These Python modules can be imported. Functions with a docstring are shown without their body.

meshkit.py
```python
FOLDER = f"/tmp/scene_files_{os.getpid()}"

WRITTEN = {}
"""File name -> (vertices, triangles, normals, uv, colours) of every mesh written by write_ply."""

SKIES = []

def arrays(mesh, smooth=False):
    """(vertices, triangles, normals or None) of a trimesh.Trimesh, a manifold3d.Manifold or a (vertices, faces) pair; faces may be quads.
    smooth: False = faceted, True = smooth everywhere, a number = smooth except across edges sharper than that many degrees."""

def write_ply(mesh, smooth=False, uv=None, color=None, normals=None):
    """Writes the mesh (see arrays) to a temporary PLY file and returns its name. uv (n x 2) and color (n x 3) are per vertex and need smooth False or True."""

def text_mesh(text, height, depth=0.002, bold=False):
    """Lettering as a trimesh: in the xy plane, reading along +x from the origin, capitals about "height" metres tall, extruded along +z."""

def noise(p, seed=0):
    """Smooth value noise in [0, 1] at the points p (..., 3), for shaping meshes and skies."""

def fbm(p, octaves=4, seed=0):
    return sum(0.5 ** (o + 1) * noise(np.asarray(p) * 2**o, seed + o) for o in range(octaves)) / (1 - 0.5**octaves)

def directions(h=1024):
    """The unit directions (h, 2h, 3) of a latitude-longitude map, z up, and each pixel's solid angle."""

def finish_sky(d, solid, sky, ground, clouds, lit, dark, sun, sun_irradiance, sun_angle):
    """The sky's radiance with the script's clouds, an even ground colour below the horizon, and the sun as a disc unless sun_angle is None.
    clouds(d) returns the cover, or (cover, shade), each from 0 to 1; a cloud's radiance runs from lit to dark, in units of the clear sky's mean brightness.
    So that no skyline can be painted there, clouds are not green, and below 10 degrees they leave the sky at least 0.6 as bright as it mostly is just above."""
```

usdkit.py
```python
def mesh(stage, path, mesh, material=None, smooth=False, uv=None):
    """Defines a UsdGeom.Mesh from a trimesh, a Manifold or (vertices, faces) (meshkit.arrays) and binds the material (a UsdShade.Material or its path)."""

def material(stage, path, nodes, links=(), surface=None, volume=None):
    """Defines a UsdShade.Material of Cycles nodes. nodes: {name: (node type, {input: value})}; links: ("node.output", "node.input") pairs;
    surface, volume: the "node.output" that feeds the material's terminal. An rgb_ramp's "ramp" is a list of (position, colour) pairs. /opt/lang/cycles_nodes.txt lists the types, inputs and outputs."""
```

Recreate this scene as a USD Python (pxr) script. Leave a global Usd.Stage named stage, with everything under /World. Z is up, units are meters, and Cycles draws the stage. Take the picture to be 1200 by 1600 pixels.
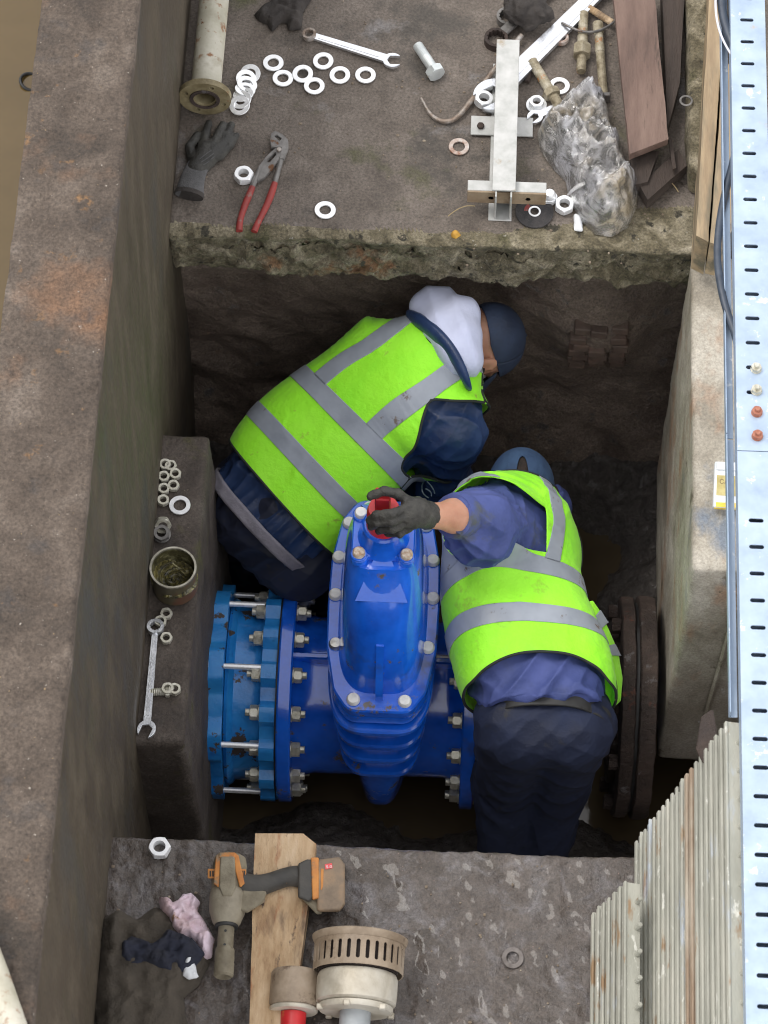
import math, numpy as np, trimesh, manifold3d as m3, usdkit, meshkit
from pxr import Usd, UsdGeom, UsdLux, UsdShade, Gf, Sdf, Vt
from scipy.interpolate import PchipInterpolator, CubicSpline
import shapely, shapely.geometry as sg
from shapely import affinity
V = np.array
pi = math.pi
stage = Usd.Stage.CreateInMemory()
UsdGeom.SetStageUpAxis(stage, 'Z'); UsdGeom.SetStageMetersPerUnit(stage, 1.0)
world = UsdGeom.Xform.Define(stage, '/World'); stage.SetDefaultPrim(world.GetPrim())
UsdGeom.Scope.Define(stage, '/World/Looks')

# ---------------------------------------------------------------- camera (slab tops are z = 0, pit runs along y)
FPX, PITCH, YAW, DIST = 4700., math.radians(61), math.radians(2.5), 7.0
_fh = V([-math.sin(YAW), math.cos(YAW), 0])
FW = _fh * math.cos(PITCH) + V([0, 0, -math.sin(PITCH)])
RT = V([math.cos(YAW), math.sin(YAW), 0]); UPV = np.cross(RT, FW); CAM = -FW * DIST
cam = UsdGeom.Camera.Define(stage, '/World/camera')
cam.AddTransformOp().Set(Gf.Matrix4d(*[float(x) for row in (np.r_[RT, 0], np.r_[UPV, 0], np.r_[-FW, 0], np.r_[CAM, 1]) for x in row]))
cam.CreateHorizontalApertureAttr(36.0); cam.CreateVerticalApertureAttr(48.0); cam.CreateFocalLengthAttr(FPX * 36 / 1200)
cam.CreateClippingRangeAttr(Gf.Vec2f(0.05, 1000))
cam.CreateFStopAttr(11.0); cam.CreateFocusDistanceAttr(7.1)
EXPOSURE = 0.68
cam.CreateExposureAttr(EXPOSURE)

# ---------------------------------------------------------------- overcast daylight
SUN_EL, SUN_AZ = math.radians(62), math.radians(-70)      # azimuth = atan2(x, y) of the direction towards the sun
dome = UsdLux.DomeLight.Define(stage, '/World/sky')
sky = usdkit.material(stage, '/World/Looks/sky_material', {
    'tc': ('texture_coordinate', {}),
    'sky': ('sky_texture', {'sky_type': 'single_scattering', 'sun_disc': False, 'sun_elevation': SUN_EL, 'sun_rotation': SUN_AZ, 'altitude': 100.0, 'aerosol_density': 2.0}),
    'n': ('noise_texture', {'scale': 2.2, 'detail': 5.0, 'roughness': 0.55}),
    'cl': ('rgb_ramp', {'ramp': [(0.3, (7.1, 7.0, 7.0)), (0.7, (9.4, 9.2, 9.1))]}),
    'mx': ('mix_color', {'fac': 0.85, 'use_clamp': False}),
    'bg': ('background_shader', {'strength': 0.125})},
    [('tc.generated', 'n.vector'), ('n.fac', 'cl.fac'), ('sky.color', 'mx.a'), ('cl.color', 'mx.b'), ('mx.result', 'bg.color')], surface='bg.background')
UsdShade.MaterialBindingAPI.Apply(dome.GetPrim()).Bind(sky)
dome.GetPrim().SetCustomDataByKey('kind', 'structure')
sun = UsdLux.DistantLight.Define(stage, '/World/sun')
sun.CreateIntensityAttr(0.3); sun.CreateAngleAttr(25.0); sun.CreateNormalizeAttr(True); sun.CreateColorAttr(Gf.Vec3f(1, .96, .9))
_to = V([math.cos(SUN_EL) * math.sin(SUN_AZ), math.cos(SUN_EL) * math.cos(SUN_AZ), math.sin(SUN_EL)])
_x = np.cross([0, 0, 1.], _to); _x /= np.linalg.norm(_x); _y = np.cross(_to, _x)
sun.AddTransformOp().Set(Gf.Matrix4d(*[float(x) for row in (np.r_[_x, 0], np.r_[_y, 0], np.r_[_to, 0], [0, 0, 0, 1]) for x in row]))

# ---------------------------------------------------------------- measuring: where a sight line meets a real plane
def ray(px, py): return FW + RT * (px - 600) / FPX - UPV * (py - 800) / FPX
def P(px, py, z=0.): d = ray(px, py); return CAM + d * (z - CAM[2]) / d[2]
def PY(px, py, y): d = ray(px, py); return CAM + d * (y - CAM[1]) / d[1]
def PL(pts, z=0.):
    return V([P(q[0], q[1], q[2] if len(q) > 2 else z) for q in pts])
def rs(seed): return np.random.default_rng(seed)
def nz(p, f, seed=0, o=3): return meshkit.fbm(np.asarray(p) * f + 37.3, o, seed) - 0.5
def nvec(p, f, seed=0, o=3): return np.stack([nz(p, f, seed + 11 * k, o) for k in range(3)], -1)
def ridge(p, f, seed=0): return 1 - 2 * np.abs(meshkit.fbm(np.asarray(p) * f + 11.7, 3, seed) - .5) * 2
def unit(a): a = np.asarray(a, float); return a / np.linalg.norm(a)

# ---------------------------------------------------------------- prims
_used = {}
def path_for(parent, name):
    base = (parent.GetPath().pathString if parent else '/World') + '/'
    k = base + name; n = _used.get(k, 0); _used[k] = n + 1
    return k if n == 0 else f'{k}_{n:03d}'
def meta(prim, label=None, cat=None, group=None, kind=None):
    for k, v in (('label', label), ('category', cat), ('group', group), ('kind', kind)):
        if v: prim.SetCustomDataByKey(k, v)
    return prim
_origin = {}
def xf(loc=(0, 0, 0), rz=0., R=None):
    M = np.eye(4)
    if R is not None: M[:3, :3] = R
    else: c, s = math.cos(rz), math.sin(rz); M[:2, :2] = [[c, -s], [s, c]]
    M[:3, 3] = loc
    return M
def thing(name, label, cat, M=None, group=None, kind=None):
    x = UsdGeom.Xform.Define(stage, path_for(None, name)); M = np.eye(4) if M is None else M
    x.AddTransformOp().Set(Gf.Matrix4d(*[float(v) for v in M.T.ravel()]))
    meta(x.GetPrim(), label, cat, group, kind); _origin[x.GetPath().pathString] = M
    return x.GetPrim()
def tri(mesh):
    if isinstance(mesh, trimesh.Trimesh): return V(mesh.vertices), V(mesh.faces)
    v, f, _ = meshkit.arrays(mesh); return v, f
def tidy(mesh):
    v, f = tri(mesh); u, inv = np.unique(f, return_inverse=True); return trimesh.Trimesh(v[u], inv.reshape(f.shape), process=False)
def part(parent, name, mesh, mat, smooth=35, label=None, world=False, kind=None):
    """one mesh prim under parent; world=True: the mesh is given in world coordinates"""
    if isinstance(mesh, list): mesh = cat(mesh)
    mesh = tidy(mesh)
    if world and parent is not None:
        M = _origin.get(parent.GetPath().pathString) if parent.GetPath().pathString in _origin else _origin['/'.join(parent.GetPath().pathString.split('/')[:3])]
        v, f = tri(mesh); v = (np.c_[v, np.ones(len(v))] @ np.linalg.inv(M).T)[:, :3]; mesh = trimesh.Trimesh(v, f, process=False)
    m = usdkit.mesh(stage, path_for(parent, name), mesh, mat, smooth)
    return meta(m.GetPrim(), label, kind=kind)
def struct(name, mesh, mat, smooth=35, label=None, cat=None, kind='structure'):
    if isinstance(mesh, list): mesh = globals()['cat'](mesh)
    mesh = tidy(mesh)
    m = usdkit.mesh(stage, path_for(None, name), mesh, mat, smooth)
    _origin[m.GetPath().pathString] = np.eye(4)
    return meta(m.GetPrim(), label, cat, kind=kind)
def copy(proto, label, M, group=None, mat=None):
    name = proto.GetName(); name = name[:-4] if name[-4:-3] == '_' and name[-3:].isdigit() else name
    x = UsdGeom.Xform.Define(stage, path_for(None, name))
    x.GetPrim().GetReferences().AddInternalReference(proto.GetPath()); 
    x.GetPrim().SetInstanceable(True)
    x.MakeMatrixXform().Set(Gf.Matrix4d(*[float(v) for v in M.T.ravel()]))
    return meta(x.GetPrim(), label, proto.GetCustomDataByKey('category'), group)

# ---------------------------------------------------------------- shapes
def cat(ms):
    vs, fs, n = [], [], 0
    for m in ms:
        v, f = tri(m); vs.append(v); fs.append(f + n); n += len(v)
    return trimesh.Trimesh(np.vstack(vs), np.vstack(fs), process=False)
def tf(mesh, M): v, f = tri(mesh); return trimesh.Trimesh((np.c_[v, np.ones(len(v))] @ M.T)[:, :3], f, process=False)
def mv(mesh, d): v, f = tri(mesh); return trimesh.Trimesh(v + V(d, float), f, process=False)
def box(lo, hi, b=0.002):
    lo, hi = V(lo, float), V(hi, float); b = min(b, .45 * (hi - lo).min()); c = []
    for s in np.ndindex(2, 2, 2):
        p = np.where(V(s) == 1, hi, lo); d = np.where(V(s) == 1, -1, 1)
        for k in range(3):
            q = p + d * b; q[k] = p[k]; c.append(q)
    return trimesh.Trimesh(*tri(m3.Manifold.hull_points(np.array(c))), process=False)
def frame(d):
    d = unit(d); a = unit(np.cross(d, [0, 0, 1.] if abs(d[2]) < .9 else [0, 1., 0])); return a, np.cross(d, a), d
def lathe(prof, p0=(0, 0, 0), d=(0, 0, 1), n=32, closed=True):
    """profile (radius, height) turned round the axis d through p0"""
    a, b, d = frame(d); prof = V(prof, float)
    t = np.arange(n) * 2 * pi / n
    v = (V(p0) + prof[:, 1, None, None] * d + prof[:, 0, None, None] * (np.cos(t)[:, None] * a + np.sin(t)[:, None] * b)).reshape(-1, 3)
    m = len(prof); f = []
    for i in range(m if closed else m - 1):
        j = (i + 1) % m
        for k in range(n):
            l = (k + 1) % n
            f += [(i * n + k, i * n + l, j * n + l), (i * n + k, j * n + l, j * n + k)]
    t_ = trimesh.Trimesh(v, V(f), process=False)
    if closed and t_.volume < 0: t_.invert()
    return t_
def cyl(p0, p1, r, n=20, b=0.0, r1=None):
    p0, p1 = V(p0, float), V(p1, float); L = np.linalg.norm(p1 - p0); r1 = r if r1 is None else r1; b = min(b, r * .4, L * .4)
    return lathe([(1e-5, 0), (r - b, 0), (r, b), (r1, L - b), (r1 - b, L), (1e-5, L)], p0, p1 - p0, n)
def ringm(ro, ri, h, p0=(0, 0, 0), d=(0, 0, 1), n=32, b=0.0006):
    return lathe([(ri, 0), (ro - b, 0), (ro, b), (ro, h - b), (ro - b, h), (ri + b, h), (ri, h - b)], p0, d, n)
def poly3(p, z0, z1):
    gs = getattr(p, 'geoms', [p]); return cat([mv(trimesh.creation.extrude_polygon(g, z1 - z0, engine='earcut'), (0, 0, z0)) for g in gs if g.area > 1e-9])
def hexp(af, rot=0): r = af / math.sqrt(3); return sg.Polygon([(r * math.cos(rot + k * pi / 3), r * math.sin(rot + k * pi / 3)) for k in range(6)])
def disc(x, y, r, n=16): return sg.Point(x, y).buffer(r, n)
def hexhead(af, h, hole=0.0):
    """chamfered hexagon head or nut along +z"""
    he = m3.Manifold.extrude(m3.CrossSection([np.array(hexp(af).exterior.coords)[:-1]]), h)
    r = af / math.sqrt(3); c = tri(lathe([(1e-5, -.001), (af * .49, -.001), (r * 1.01, h * .16), (r * 1.01, h * .84), (af * .49, h + .001), (1e-5, h + .001)], n=24))
    he = he ^ to_man(c)
    if hole: he = he - m3.Manifold.cylinder(h * 3, hole, hole, 20).translate((0, 0, -h))
    return trimesh.Trimesh(*tri(he), process=False)
def to_man(m):
    v, f = tri(m); t = trimesh.Trimesh(v, f); t.merge_vertices()
    return m3.Manifold(m3.Mesh(np.asarray(t.vertices, np.float32), np.asarray(t.faces, np.uint32)))
def spl(pts, n, closed=False):
    pts = V(pts, float); d = np.r_[0, np.cumsum(np.linalg.norm(np.diff(pts, axis=0), axis=1))]
    return CubicSpline(d, pts)(np.linspace(0, d[-1], n)) if len(pts) > 2 else np.linspace(pts[0], pts[-1], n)
def tube(pts, r, sides=10, up=None, flat=1.0, caps=True):
    p = V(pts, float); n = len(p); r = np.broadcast_to(V(r, float), (n,)) if np.ndim(r) == 0 or len(r) == n else np.interp(np.linspace(0, 1, n), np.linspace(0, 1, len(r)), r)
    t = np.gradient(p, axis=0); t /= np.linalg.norm(t, axis=1, keepdims=True) + 1e-12
    if up is None:
        a = np.zeros_like(t); a[0] = frame(t[0])[0]
        for i in range(1, n): a[i] = a[i - 1] - t[i] * (a[i - 1] @ t[i]); a[i] /= np.linalg.norm(a[i])
    else:
        a = np.cross(t, up); a /= np.linalg.norm(a, axis=1, keepdims=True)
    b = np.cross(t, a); an = np.arange(sides) * 2 * pi / sides
    v = p[:, None] + r[:, None, None] * (np.cos(an)[None, :, None] * a[:, None] + flat * np.sin(an)[None, :, None] * b[:, None])
    v = v.reshape(-1, 3); f = []
    for i in range(n - 1):
        for k in range(sides):
            l = (k + 1) % sides; f += [(i * sides + k, i * sides + l, (i + 1) * sides + l), (i * sides + k, (i + 1) * sides + l, (i + 1) * sides + k)]
    if caps:
        c = len(v); v = np.vstack([v, p[0], p[-1]]); e = (n - 1) * sides
        for k in range(sides):
            l = (k + 1) % sides; f += [(c, l, k), (c + 1, e + k, e + l)]
    m = trimesh.Trimesh(v, V(f), process=False)
    if m.volume < 0: m.invert()
    return m
def rough_box(lo, hi, step, amp=.004, freq=9., edge=.02, eamp=.8, seed=0, warp=None):
    lo, hi = V(lo, float), V(hi, float)
    v, f = tri(m3.Manifold.cube(tuple(hi - lo)).translate(tuple(lo)).refine_to_length(step))
    dist = np.minimum(v - lo, hi - v); c = (lo + hi) / 2
    e = np.clip(edge * (1 + 2 * eamp * nz(v, 14., seed + 5, 4)), .001, None)[:, None]
    q = np.maximum(0, e - dist); L = np.linalg.norm(q, axis=1, keepdims=True)
    v = v - np.sign(v - c) * q * np.maximum(0, 1 - e / np.maximum(L, 1e-9))
    v = v + amp * 2 * nvec(v, freq, seed, 4) + amp * .5 * nvec(v, freq * 6, seed + 3, 2)
    if warp: v = warp(v)
    return trimesh.Trimesh(v, f, process=False)
def clip(v, f, s):
    """keeps the part of a triangle mesh where the vertex scalar s > 0, cutting triangles exactly; returns v, f and the source weights for other scalars"""
    v = np.asarray(v, float); f = np.asarray(f); s = np.asarray(s, float); s = np.where(np.abs(s) < 1e-9, 1e-9, s)
    pos = s > 0; k = pos[f].sum(1); out = [f[k == 3]]; edges = {}; newv = []; W = []
    def cut(a, b):
        key = (a, b) if a < b else (b, a)
        if key not in edges:
            t = s[a] / (s[a] - s[b]); edges[key] = len(v) + len(newv); newv.append(v[a] + t * (v[b] - v[a])); W.append((a, b, t))
        return edges[key]
    for tr in f[(k == 1) | (k == 2)]:
        p = pos[tr]
        if p.sum() == 1:
            i = int(np.argmax(p)); a, b, c = tr[i], tr[(i + 1) % 3], tr[(i + 2) % 3]; out.append([[a, cut(a, b), cut(a, c)]])
        else:
            i = int(np.argmin(p)); a, b, c = tr[i], tr[(i + 1) % 3], tr[(i + 2) % 3]; ab, ac = cut(a, b), cut(a, c); out.append([[ab, b, c], [ab, c, ac]])
    vv = np.vstack([v, newv]) if newv else v
    ff = np.vstack(out).astype(int)
    return vv, ff, W
def ext(x, W): return np.concatenate([x, V([x[a] + t * (x[b] - x[a]) for a, b, t in W]).reshape((len(W),) + x.shape[1:])]) if W else x
def thicken(v, f, th, nrm=None):
    """closed shell from an open sheet"""
    m = trimesh.Trimesh(v, f, process=False); m.remove_unreferenced_vertices(); n = m.vertex_normals
    v, f = V(m.vertices), V(m.faces); N = len(v)
    e = np.sort(np.vstack([f[:, [0, 1]], f[:, [1, 2]], f[:, [2, 0]]]), 1); d = np.vstack([f[:, [0, 1]], f[:, [1, 2]], f[:, [2, 0]]])
    _, inv, cnt = np.unique(e, axis=0, return_inverse=True, return_counts=True); bd = d[cnt[inv.ravel()] == 1]
    side = np.vstack([np.c_[bd[:, 1], bd[:, 0], bd[:, 0] + N], np.c_[bd[:, 1], bd[:, 0] + N, bd[:, 1] + N]])
    return trimesh.Trimesh(np.vstack([v, v - n * th]), np.vstack([f, f[:, ::-1] + N, side]), process=False)

# ---------------------------------------------------------------- bodies: distance fields meshed by surface nets
def caps(p, a, b, ra, rb, n=None, flat=1.0):
    a, b = V(a, float), V(b, float); ab = b - a
    q = p - a
    if n is not None: n = unit(n); q = q + (q @ n)[..., None] * n * (flat - 1); ab = ab + (ab @ n) * n * (flat - 1)
    t = np.clip(q @ ab / max(ab @ ab, 1e-12), 0, 1)
    return np.linalg.norm(q - t[..., None] * ab, axis=-1) - (ra + (rb - ra) * t)
def ell(p, c, r, R=None):
    q = p - V(c, float)
    if R is not None: q = q @ np.asarray(R).T
    r = V(r, float); k0 = np.linalg.norm(q / r, axis=-1); k1 = np.linalg.norm(q / r ** 2, axis=-1)
    return k0 * (k0 - 1) / np.maximum(k1, 1e-9)
def smin(a, b, k): h = np.clip(.5 + .5 * (b - a) / k, 0, 1); return b + (a - b) * h - k * h * (1 - h)
def nets(fn, lo, hi, h):
    lo, hi = V(lo, float), V(hi, float); n = np.ceil((hi - lo) / h).astype(int) + 1
    g = np.stack(np.meshgrid(*[lo[k] + np.arange(n[k]) * h for k in range(3)], indexing='ij'), -1)
    cs = 4; ci = [np.minimum(np.arange(0, n[k] + cs - 1, cs), n[k] - 1) for k in range(3)]
    dc = fn(g[np.ix_(*ci)].reshape(-1, 3)).reshape([len(c) for c in ci]); near = [np.minimum((np.arange(n[k]) + cs // 2) // cs, len(ci[k]) - 1) for k in range(3)]
    d = dc[np.ix_(*near)].copy(); m = np.abs(d) < 9 * h; d[m] = fn(g[m]); ins = d < 0
    c = n - 1; sv = np.zeros(tuple(c) + (3,)); cnt = np.zeros(tuple(c))
    S = lambda o: tuple(slice(o[k], o[k] + c[k]) for k in range(3))
    for ax in range(3):
        o1, o2 = [k for k in range(3) if k != ax]
        for i, j in ((0, 0), (0, 1), (1, 0), (1, 1)):
            o = [0, 0, 0]; o[o1] = i; o[o2] = j; q = list(o); q[ax] = 1
            d0, d1 = d[S(o)], d[S(q)]; x = (ins[S(o)] != ins[S(q)]); t = np.where(x, d0 / np.where(x, d0 - d1, 1), 0)
            pos = np.zeros(tuple(c) + (3,)); pos[..., ax] = t; pos[..., o1] = i; pos[..., o2] = j
            sv += pos * x[..., None]; cnt += x
    act = cnt > 0; idx = -np.ones(tuple(c), int); idx[act] = np.arange(act.sum())
    base = np.stack(np.nonzero(act), -1); v = lo + (base + sv[act] / cnt[act][:, None]) * h; F = []
    for ax in range(3):
        o1, o2 = (ax + 1) % 3, (ax + 2) % 3
        A = [slice(None)] * 3; B = [slice(None)] * 3; A[ax] = slice(0, n[ax] - 1); B[ax] = slice(1, n[ax])
        x = ins[tuple(A)] != ins[tuple(B)]; pts = np.stack(np.nonzero(x), -1)
        pts = pts[(pts[:, o1] > 0) & (pts[:, o2] > 0) & (pts[:, o1] < n[o1] - 1) & (pts[:, o2] < n[o2] - 1)]
        fl = ins[tuple(A)][tuple(pts.T)]
        def at(i, j): q = pts.copy(); q[:, o1] -= i; q[:, o2] -= j; return idx[tuple(q.T)]
        q = np.stack([at(1, 1), at(0, 1), at(0, 0), at(1, 0)], -1); q[~fl] = q[~fl][:, ::-1]; F.append(q)
    q = np.vstack(F); return v, np.vstack([q[:, [0, 1, 2]], q[:, [0, 2, 3]]])
def vnorm(v, f): return np.array(trimesh.Trimesh(v, f, process=False).vertex_normals)
def smooth_mesh(v, f, it=6):
    m = trimesh.Trimesh(v, f, process=False); trimesh.smoothing.filter_taubin(m, iterations=it); return V(m.vertices), V(m.faces)

# ---------------------------------------------------------------- materials
_mats = {}
def pm(name, stops, scale=8., rough=(.5, .8), metallic=0., bump=.0, bscale=None, stretch=None, detail=6., dist=.0, spots=None, space='geo', coat=0., bdist=.01, spec=.5, grain=0., gscale=90., **kw):
    """principled material: base colour from a noise ramp, optional second layer of spots (colour, scale, threshold, softness, roughness), roughness range, bump"""
    if name in _mats: return _mats[name]
    if not isinstance(stops[0][0], (tuple, list)) and len(stops[0]) == 3: stops = [(x, c) for x, c in zip(np.linspace(.3, .7, len(stops)), stops)] if len(stops) > 1 else [(0, stops[0]), (1, stops[0])]
    N = {'g': ('geometry', {}) if space == 'geo' else ('texture_coordinate', {}), 'm': ('mapping', {'scale': stretch or (1, 1, 1)}),
         'n': ('noise_texture', {'scale': scale, 'detail': detail, 'roughness': .62, 'distortion': dist}), 'r': ('rgb_ramp', {'ramp': stops}),
         'rr': ('map_range', {'from_min': .3, 'from_max': .7, 'to_min': rough[0], 'to_max': rough[1], 'clamp': True}),
         'p': ('principled_bsdf', {'metallic': metallic, 'coat_weight': coat, 'coat_roughness': .08, 'specular_ior_level': spec, **kw})}
    src = 'g.position' if space == 'geo' else 'g.object'
    L = [(src, 'm.vector'), ('m.vector', 'n.vector'), ('n.fac', 'r.fac')]
    col, rgh = 'r.color', 'rr.result'; L.append(('n.fac', 'rr.value'))
    for i, (c, sc, th, so, ro, *more) in enumerate(spots or []):
        k = f's{i}'
        N[k] = ('noise_texture', {'scale': sc, 'detail': 5., 'roughness': .65, 'distortion': more[0] if more else 0.}); N[k + 'f'] = ('map_range', {'from_min': th, 'from_max': th + so, 'to_min': 0., 'to_max': 1., 'clamp': True})
        N[k + 'm'] = ('mix_color', {'b': c}); N[k + 'o'] = ('mapping', {'location': (3.1 * i + 1.7, 5.3, 2.9), 'scale': stretch or (1, 1, 1)})
        L += [(src, k + 'o.vector'), (k + 'o.vector', k + '.vector'), (k + '.fac', k + 'f.value'), (k + 'f.result', k + 'm.fac'), (col, k + 'm.a')]; col = k + 'm.result'
        if ro is not None: N[k + 'r'] = ('mix_float', {'b': ro}); L += [(k + 'f.result', k + 'r.fac'), (rgh, k + 'r.a')]; rgh = k + 'r.result'
    if grain:
        N['gr'] = ('noise_texture', {'scale': gscale, 'detail': 8., 'roughness': .75}); N['grm'] = ('map_range', {'from_min': .32, 'from_max': .68, 'to_min': 1 - grain, 'to_max': 1 + grain, 'clamp': False}); N['grx'] = ('mix_color', {'blend_type': 'multiply', 'fac': 1., 'use_clamp': False})
        L += [(src, 'gr.vector'), ('gr.fac', 'grm.value'), (col, 'grx.a'), ('grm.result', 'grx.b')]; col = 'grx.result'
    L += [(col, 'p.base_color'), (rgh, 'p.roughness')]
    if bump:
        N['bn'] = ('noise_texture', {'scale': bscale or scale * 4, 'detail': 6., 'roughness': .65}); N['b'] = ('bump', {'strength': bump, 'distance': bdist})
        L += [('m.vector', 'bn.vector'), ('bn.fac', 'b.height'), ('b.normal', 'p.normal')]
    _mats[name] = usdkit.material(stage, '/World/Looks/' + name, N, L, surface='p.BSDF')
    return _mats[name]
# ================================================================ materials of the setting
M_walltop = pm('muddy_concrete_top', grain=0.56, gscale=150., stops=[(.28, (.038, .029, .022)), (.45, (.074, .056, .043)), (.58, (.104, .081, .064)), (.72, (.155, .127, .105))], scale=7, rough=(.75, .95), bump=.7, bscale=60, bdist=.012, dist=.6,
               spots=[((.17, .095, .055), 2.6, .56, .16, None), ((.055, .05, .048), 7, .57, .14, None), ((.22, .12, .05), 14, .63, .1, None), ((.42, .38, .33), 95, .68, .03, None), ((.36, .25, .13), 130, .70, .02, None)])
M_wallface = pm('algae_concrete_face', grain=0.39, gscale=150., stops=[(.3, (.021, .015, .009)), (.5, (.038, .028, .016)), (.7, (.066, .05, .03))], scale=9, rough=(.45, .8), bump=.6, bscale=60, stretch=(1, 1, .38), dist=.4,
                spots=[((.034, .031, .014), 5, .58, .2, None), ((.16, .13, .085), 60, .69, .03, None), ((.03, .026, .02), 3, .55, .1, None)])
M_slab = pm('muddy_slab', grain=0.50, gscale=150., stops=[(.28, (.08, .064, .052)), (.45, (.128, .106, .088)), (.6, (.162, .137, .117)), (.75, (.21, .178, .153))], scale=9, rough=(.6, .9), bump=.6, bscale=70, bdist=.01, dist=.5,
            spots=[((.065, .055, .045), 5, .57, .10, .5), ((.21, .2, .2), 4.2, .59, .12, .5), ((.33, .28, .22), 120, .69, .03, None), ((.075, .075, .035), 3.0, .60, .1, None)])
M_edge = pm('mossy_concrete', grain=0.61, gscale=150., stops=[(.3, (.06, .05, .03)), (.45, (.14, .12, .075)), (.58, (.24, .21, .145)), (.72, (.36, .32, .24))], scale=14, rough=(.8, .95), bump=.9, bscale=60, bdist=.015, dist=.8,
            spots=[((.085, .08, .038), 7, .61, .12, None), ((.2, .115, .06), 6, .62, .06, None), ((.05, .045, .032), 22, .6, .05, None), ((.44, .42, .36), 40, .66, .05, None)])
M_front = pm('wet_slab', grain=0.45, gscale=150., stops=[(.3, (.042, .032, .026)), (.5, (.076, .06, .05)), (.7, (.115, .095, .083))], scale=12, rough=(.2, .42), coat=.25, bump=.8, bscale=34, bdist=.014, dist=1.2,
             spots=[((.065, .05, .04), 6, .56, .08, .3), ((.10, .088, .083), 8, .50, .22, .2, 1.0), ((.16, .15, .157), 11, .52, .26, .13, 1.2), ((.055, .043, .034), 15, .56, .08, .3, .8), ((.3, .2, .17), 110, .70, .02, None)])  # pale lavender spots paint sky reflections on the wet film into the colour
M_earth = pm('wet_earth', grain=0.56, gscale=150., stops=[(.3, (.075, .055, .044)), (.5, (.15, .115, .092)), (.7, (.23, .18, .145))], scale=6, rough=(.4, .8), bump=.8, bscale=30, bdist=.02, dist=.5, spots=[((.11, .10, .095), 14, .60, .08, .22), ((.19, .125, .085), 9, .64, .08, None)])
M_mud = pm('black_mud', [(.3, (.045, .039, .036)), (.6, (.09, .079, .072)), (.75, (.14, .125, .115))], 16, (.16, .42), bump=.7, bscale=70, coat=.12, bdist=.02, dist=1.0)
M_ledge = pm('dark_concrete_block', grain=0.45, gscale=150., stops=[(.3, (.036, .028, .023)), (.5, (.072, .057, .047)), (.7, (.11, .092, .078))], scale=10, rough=(.6, .85), bump=.6, bscale=70, spots=[((.075, .068, .03), 6, .58, .1, None), ((.24, .2, .15), 110, .69, .03, None)])
M_rwall = pm('pale_streaked_concrete', grain=0.33, gscale=150., stops=[(.3, (.2, .175, .135)), (.5, (.34, .31, .255)), (.7, (.46, .43, .37))], scale=9, rough=(.6, .85), bump=.5, bscale=50, stretch=(1, .6, .5), dist=.6,
             spots=[((.30, .17, .10), 3.4, .56, .12, None), ((.16, .185, .22), 6, .60, .12, None), ((.5, .5, .49), 16, .68, .05, None), ((.11, .09, .06), 12, .63, .06, None)])
M_tank = pm('brown_water', [(.4, (.09, .06, .022)), (.6, (.108, .072, .028))], 3, (.06, .1), bump=.02, bscale=10)
M_water = pm('dark_water', [(.4, (.07, .052, .03)), (.6, (.09, .068, .04))], 3, (.03, .06), bump=.03, bscale=12)
M_gnd = pm('bare_ground', [(.3, (.1, .085, .07)), (.7, (.2, .17, .14))], 5, (.8, .95), bump=.5)

# ================================================================ structure
gp = sg.box(-40, -40, 40, 40).difference(sg.box(-6.0, -3.0, 1.9, 5.0))
struct('ground', poly3(gp, -.35, -.05), M_gnd)
struct('bed', box((-6.05, -3.05, -2.4), (1.95, 5.05, -2.2)), M_earth)
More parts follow.
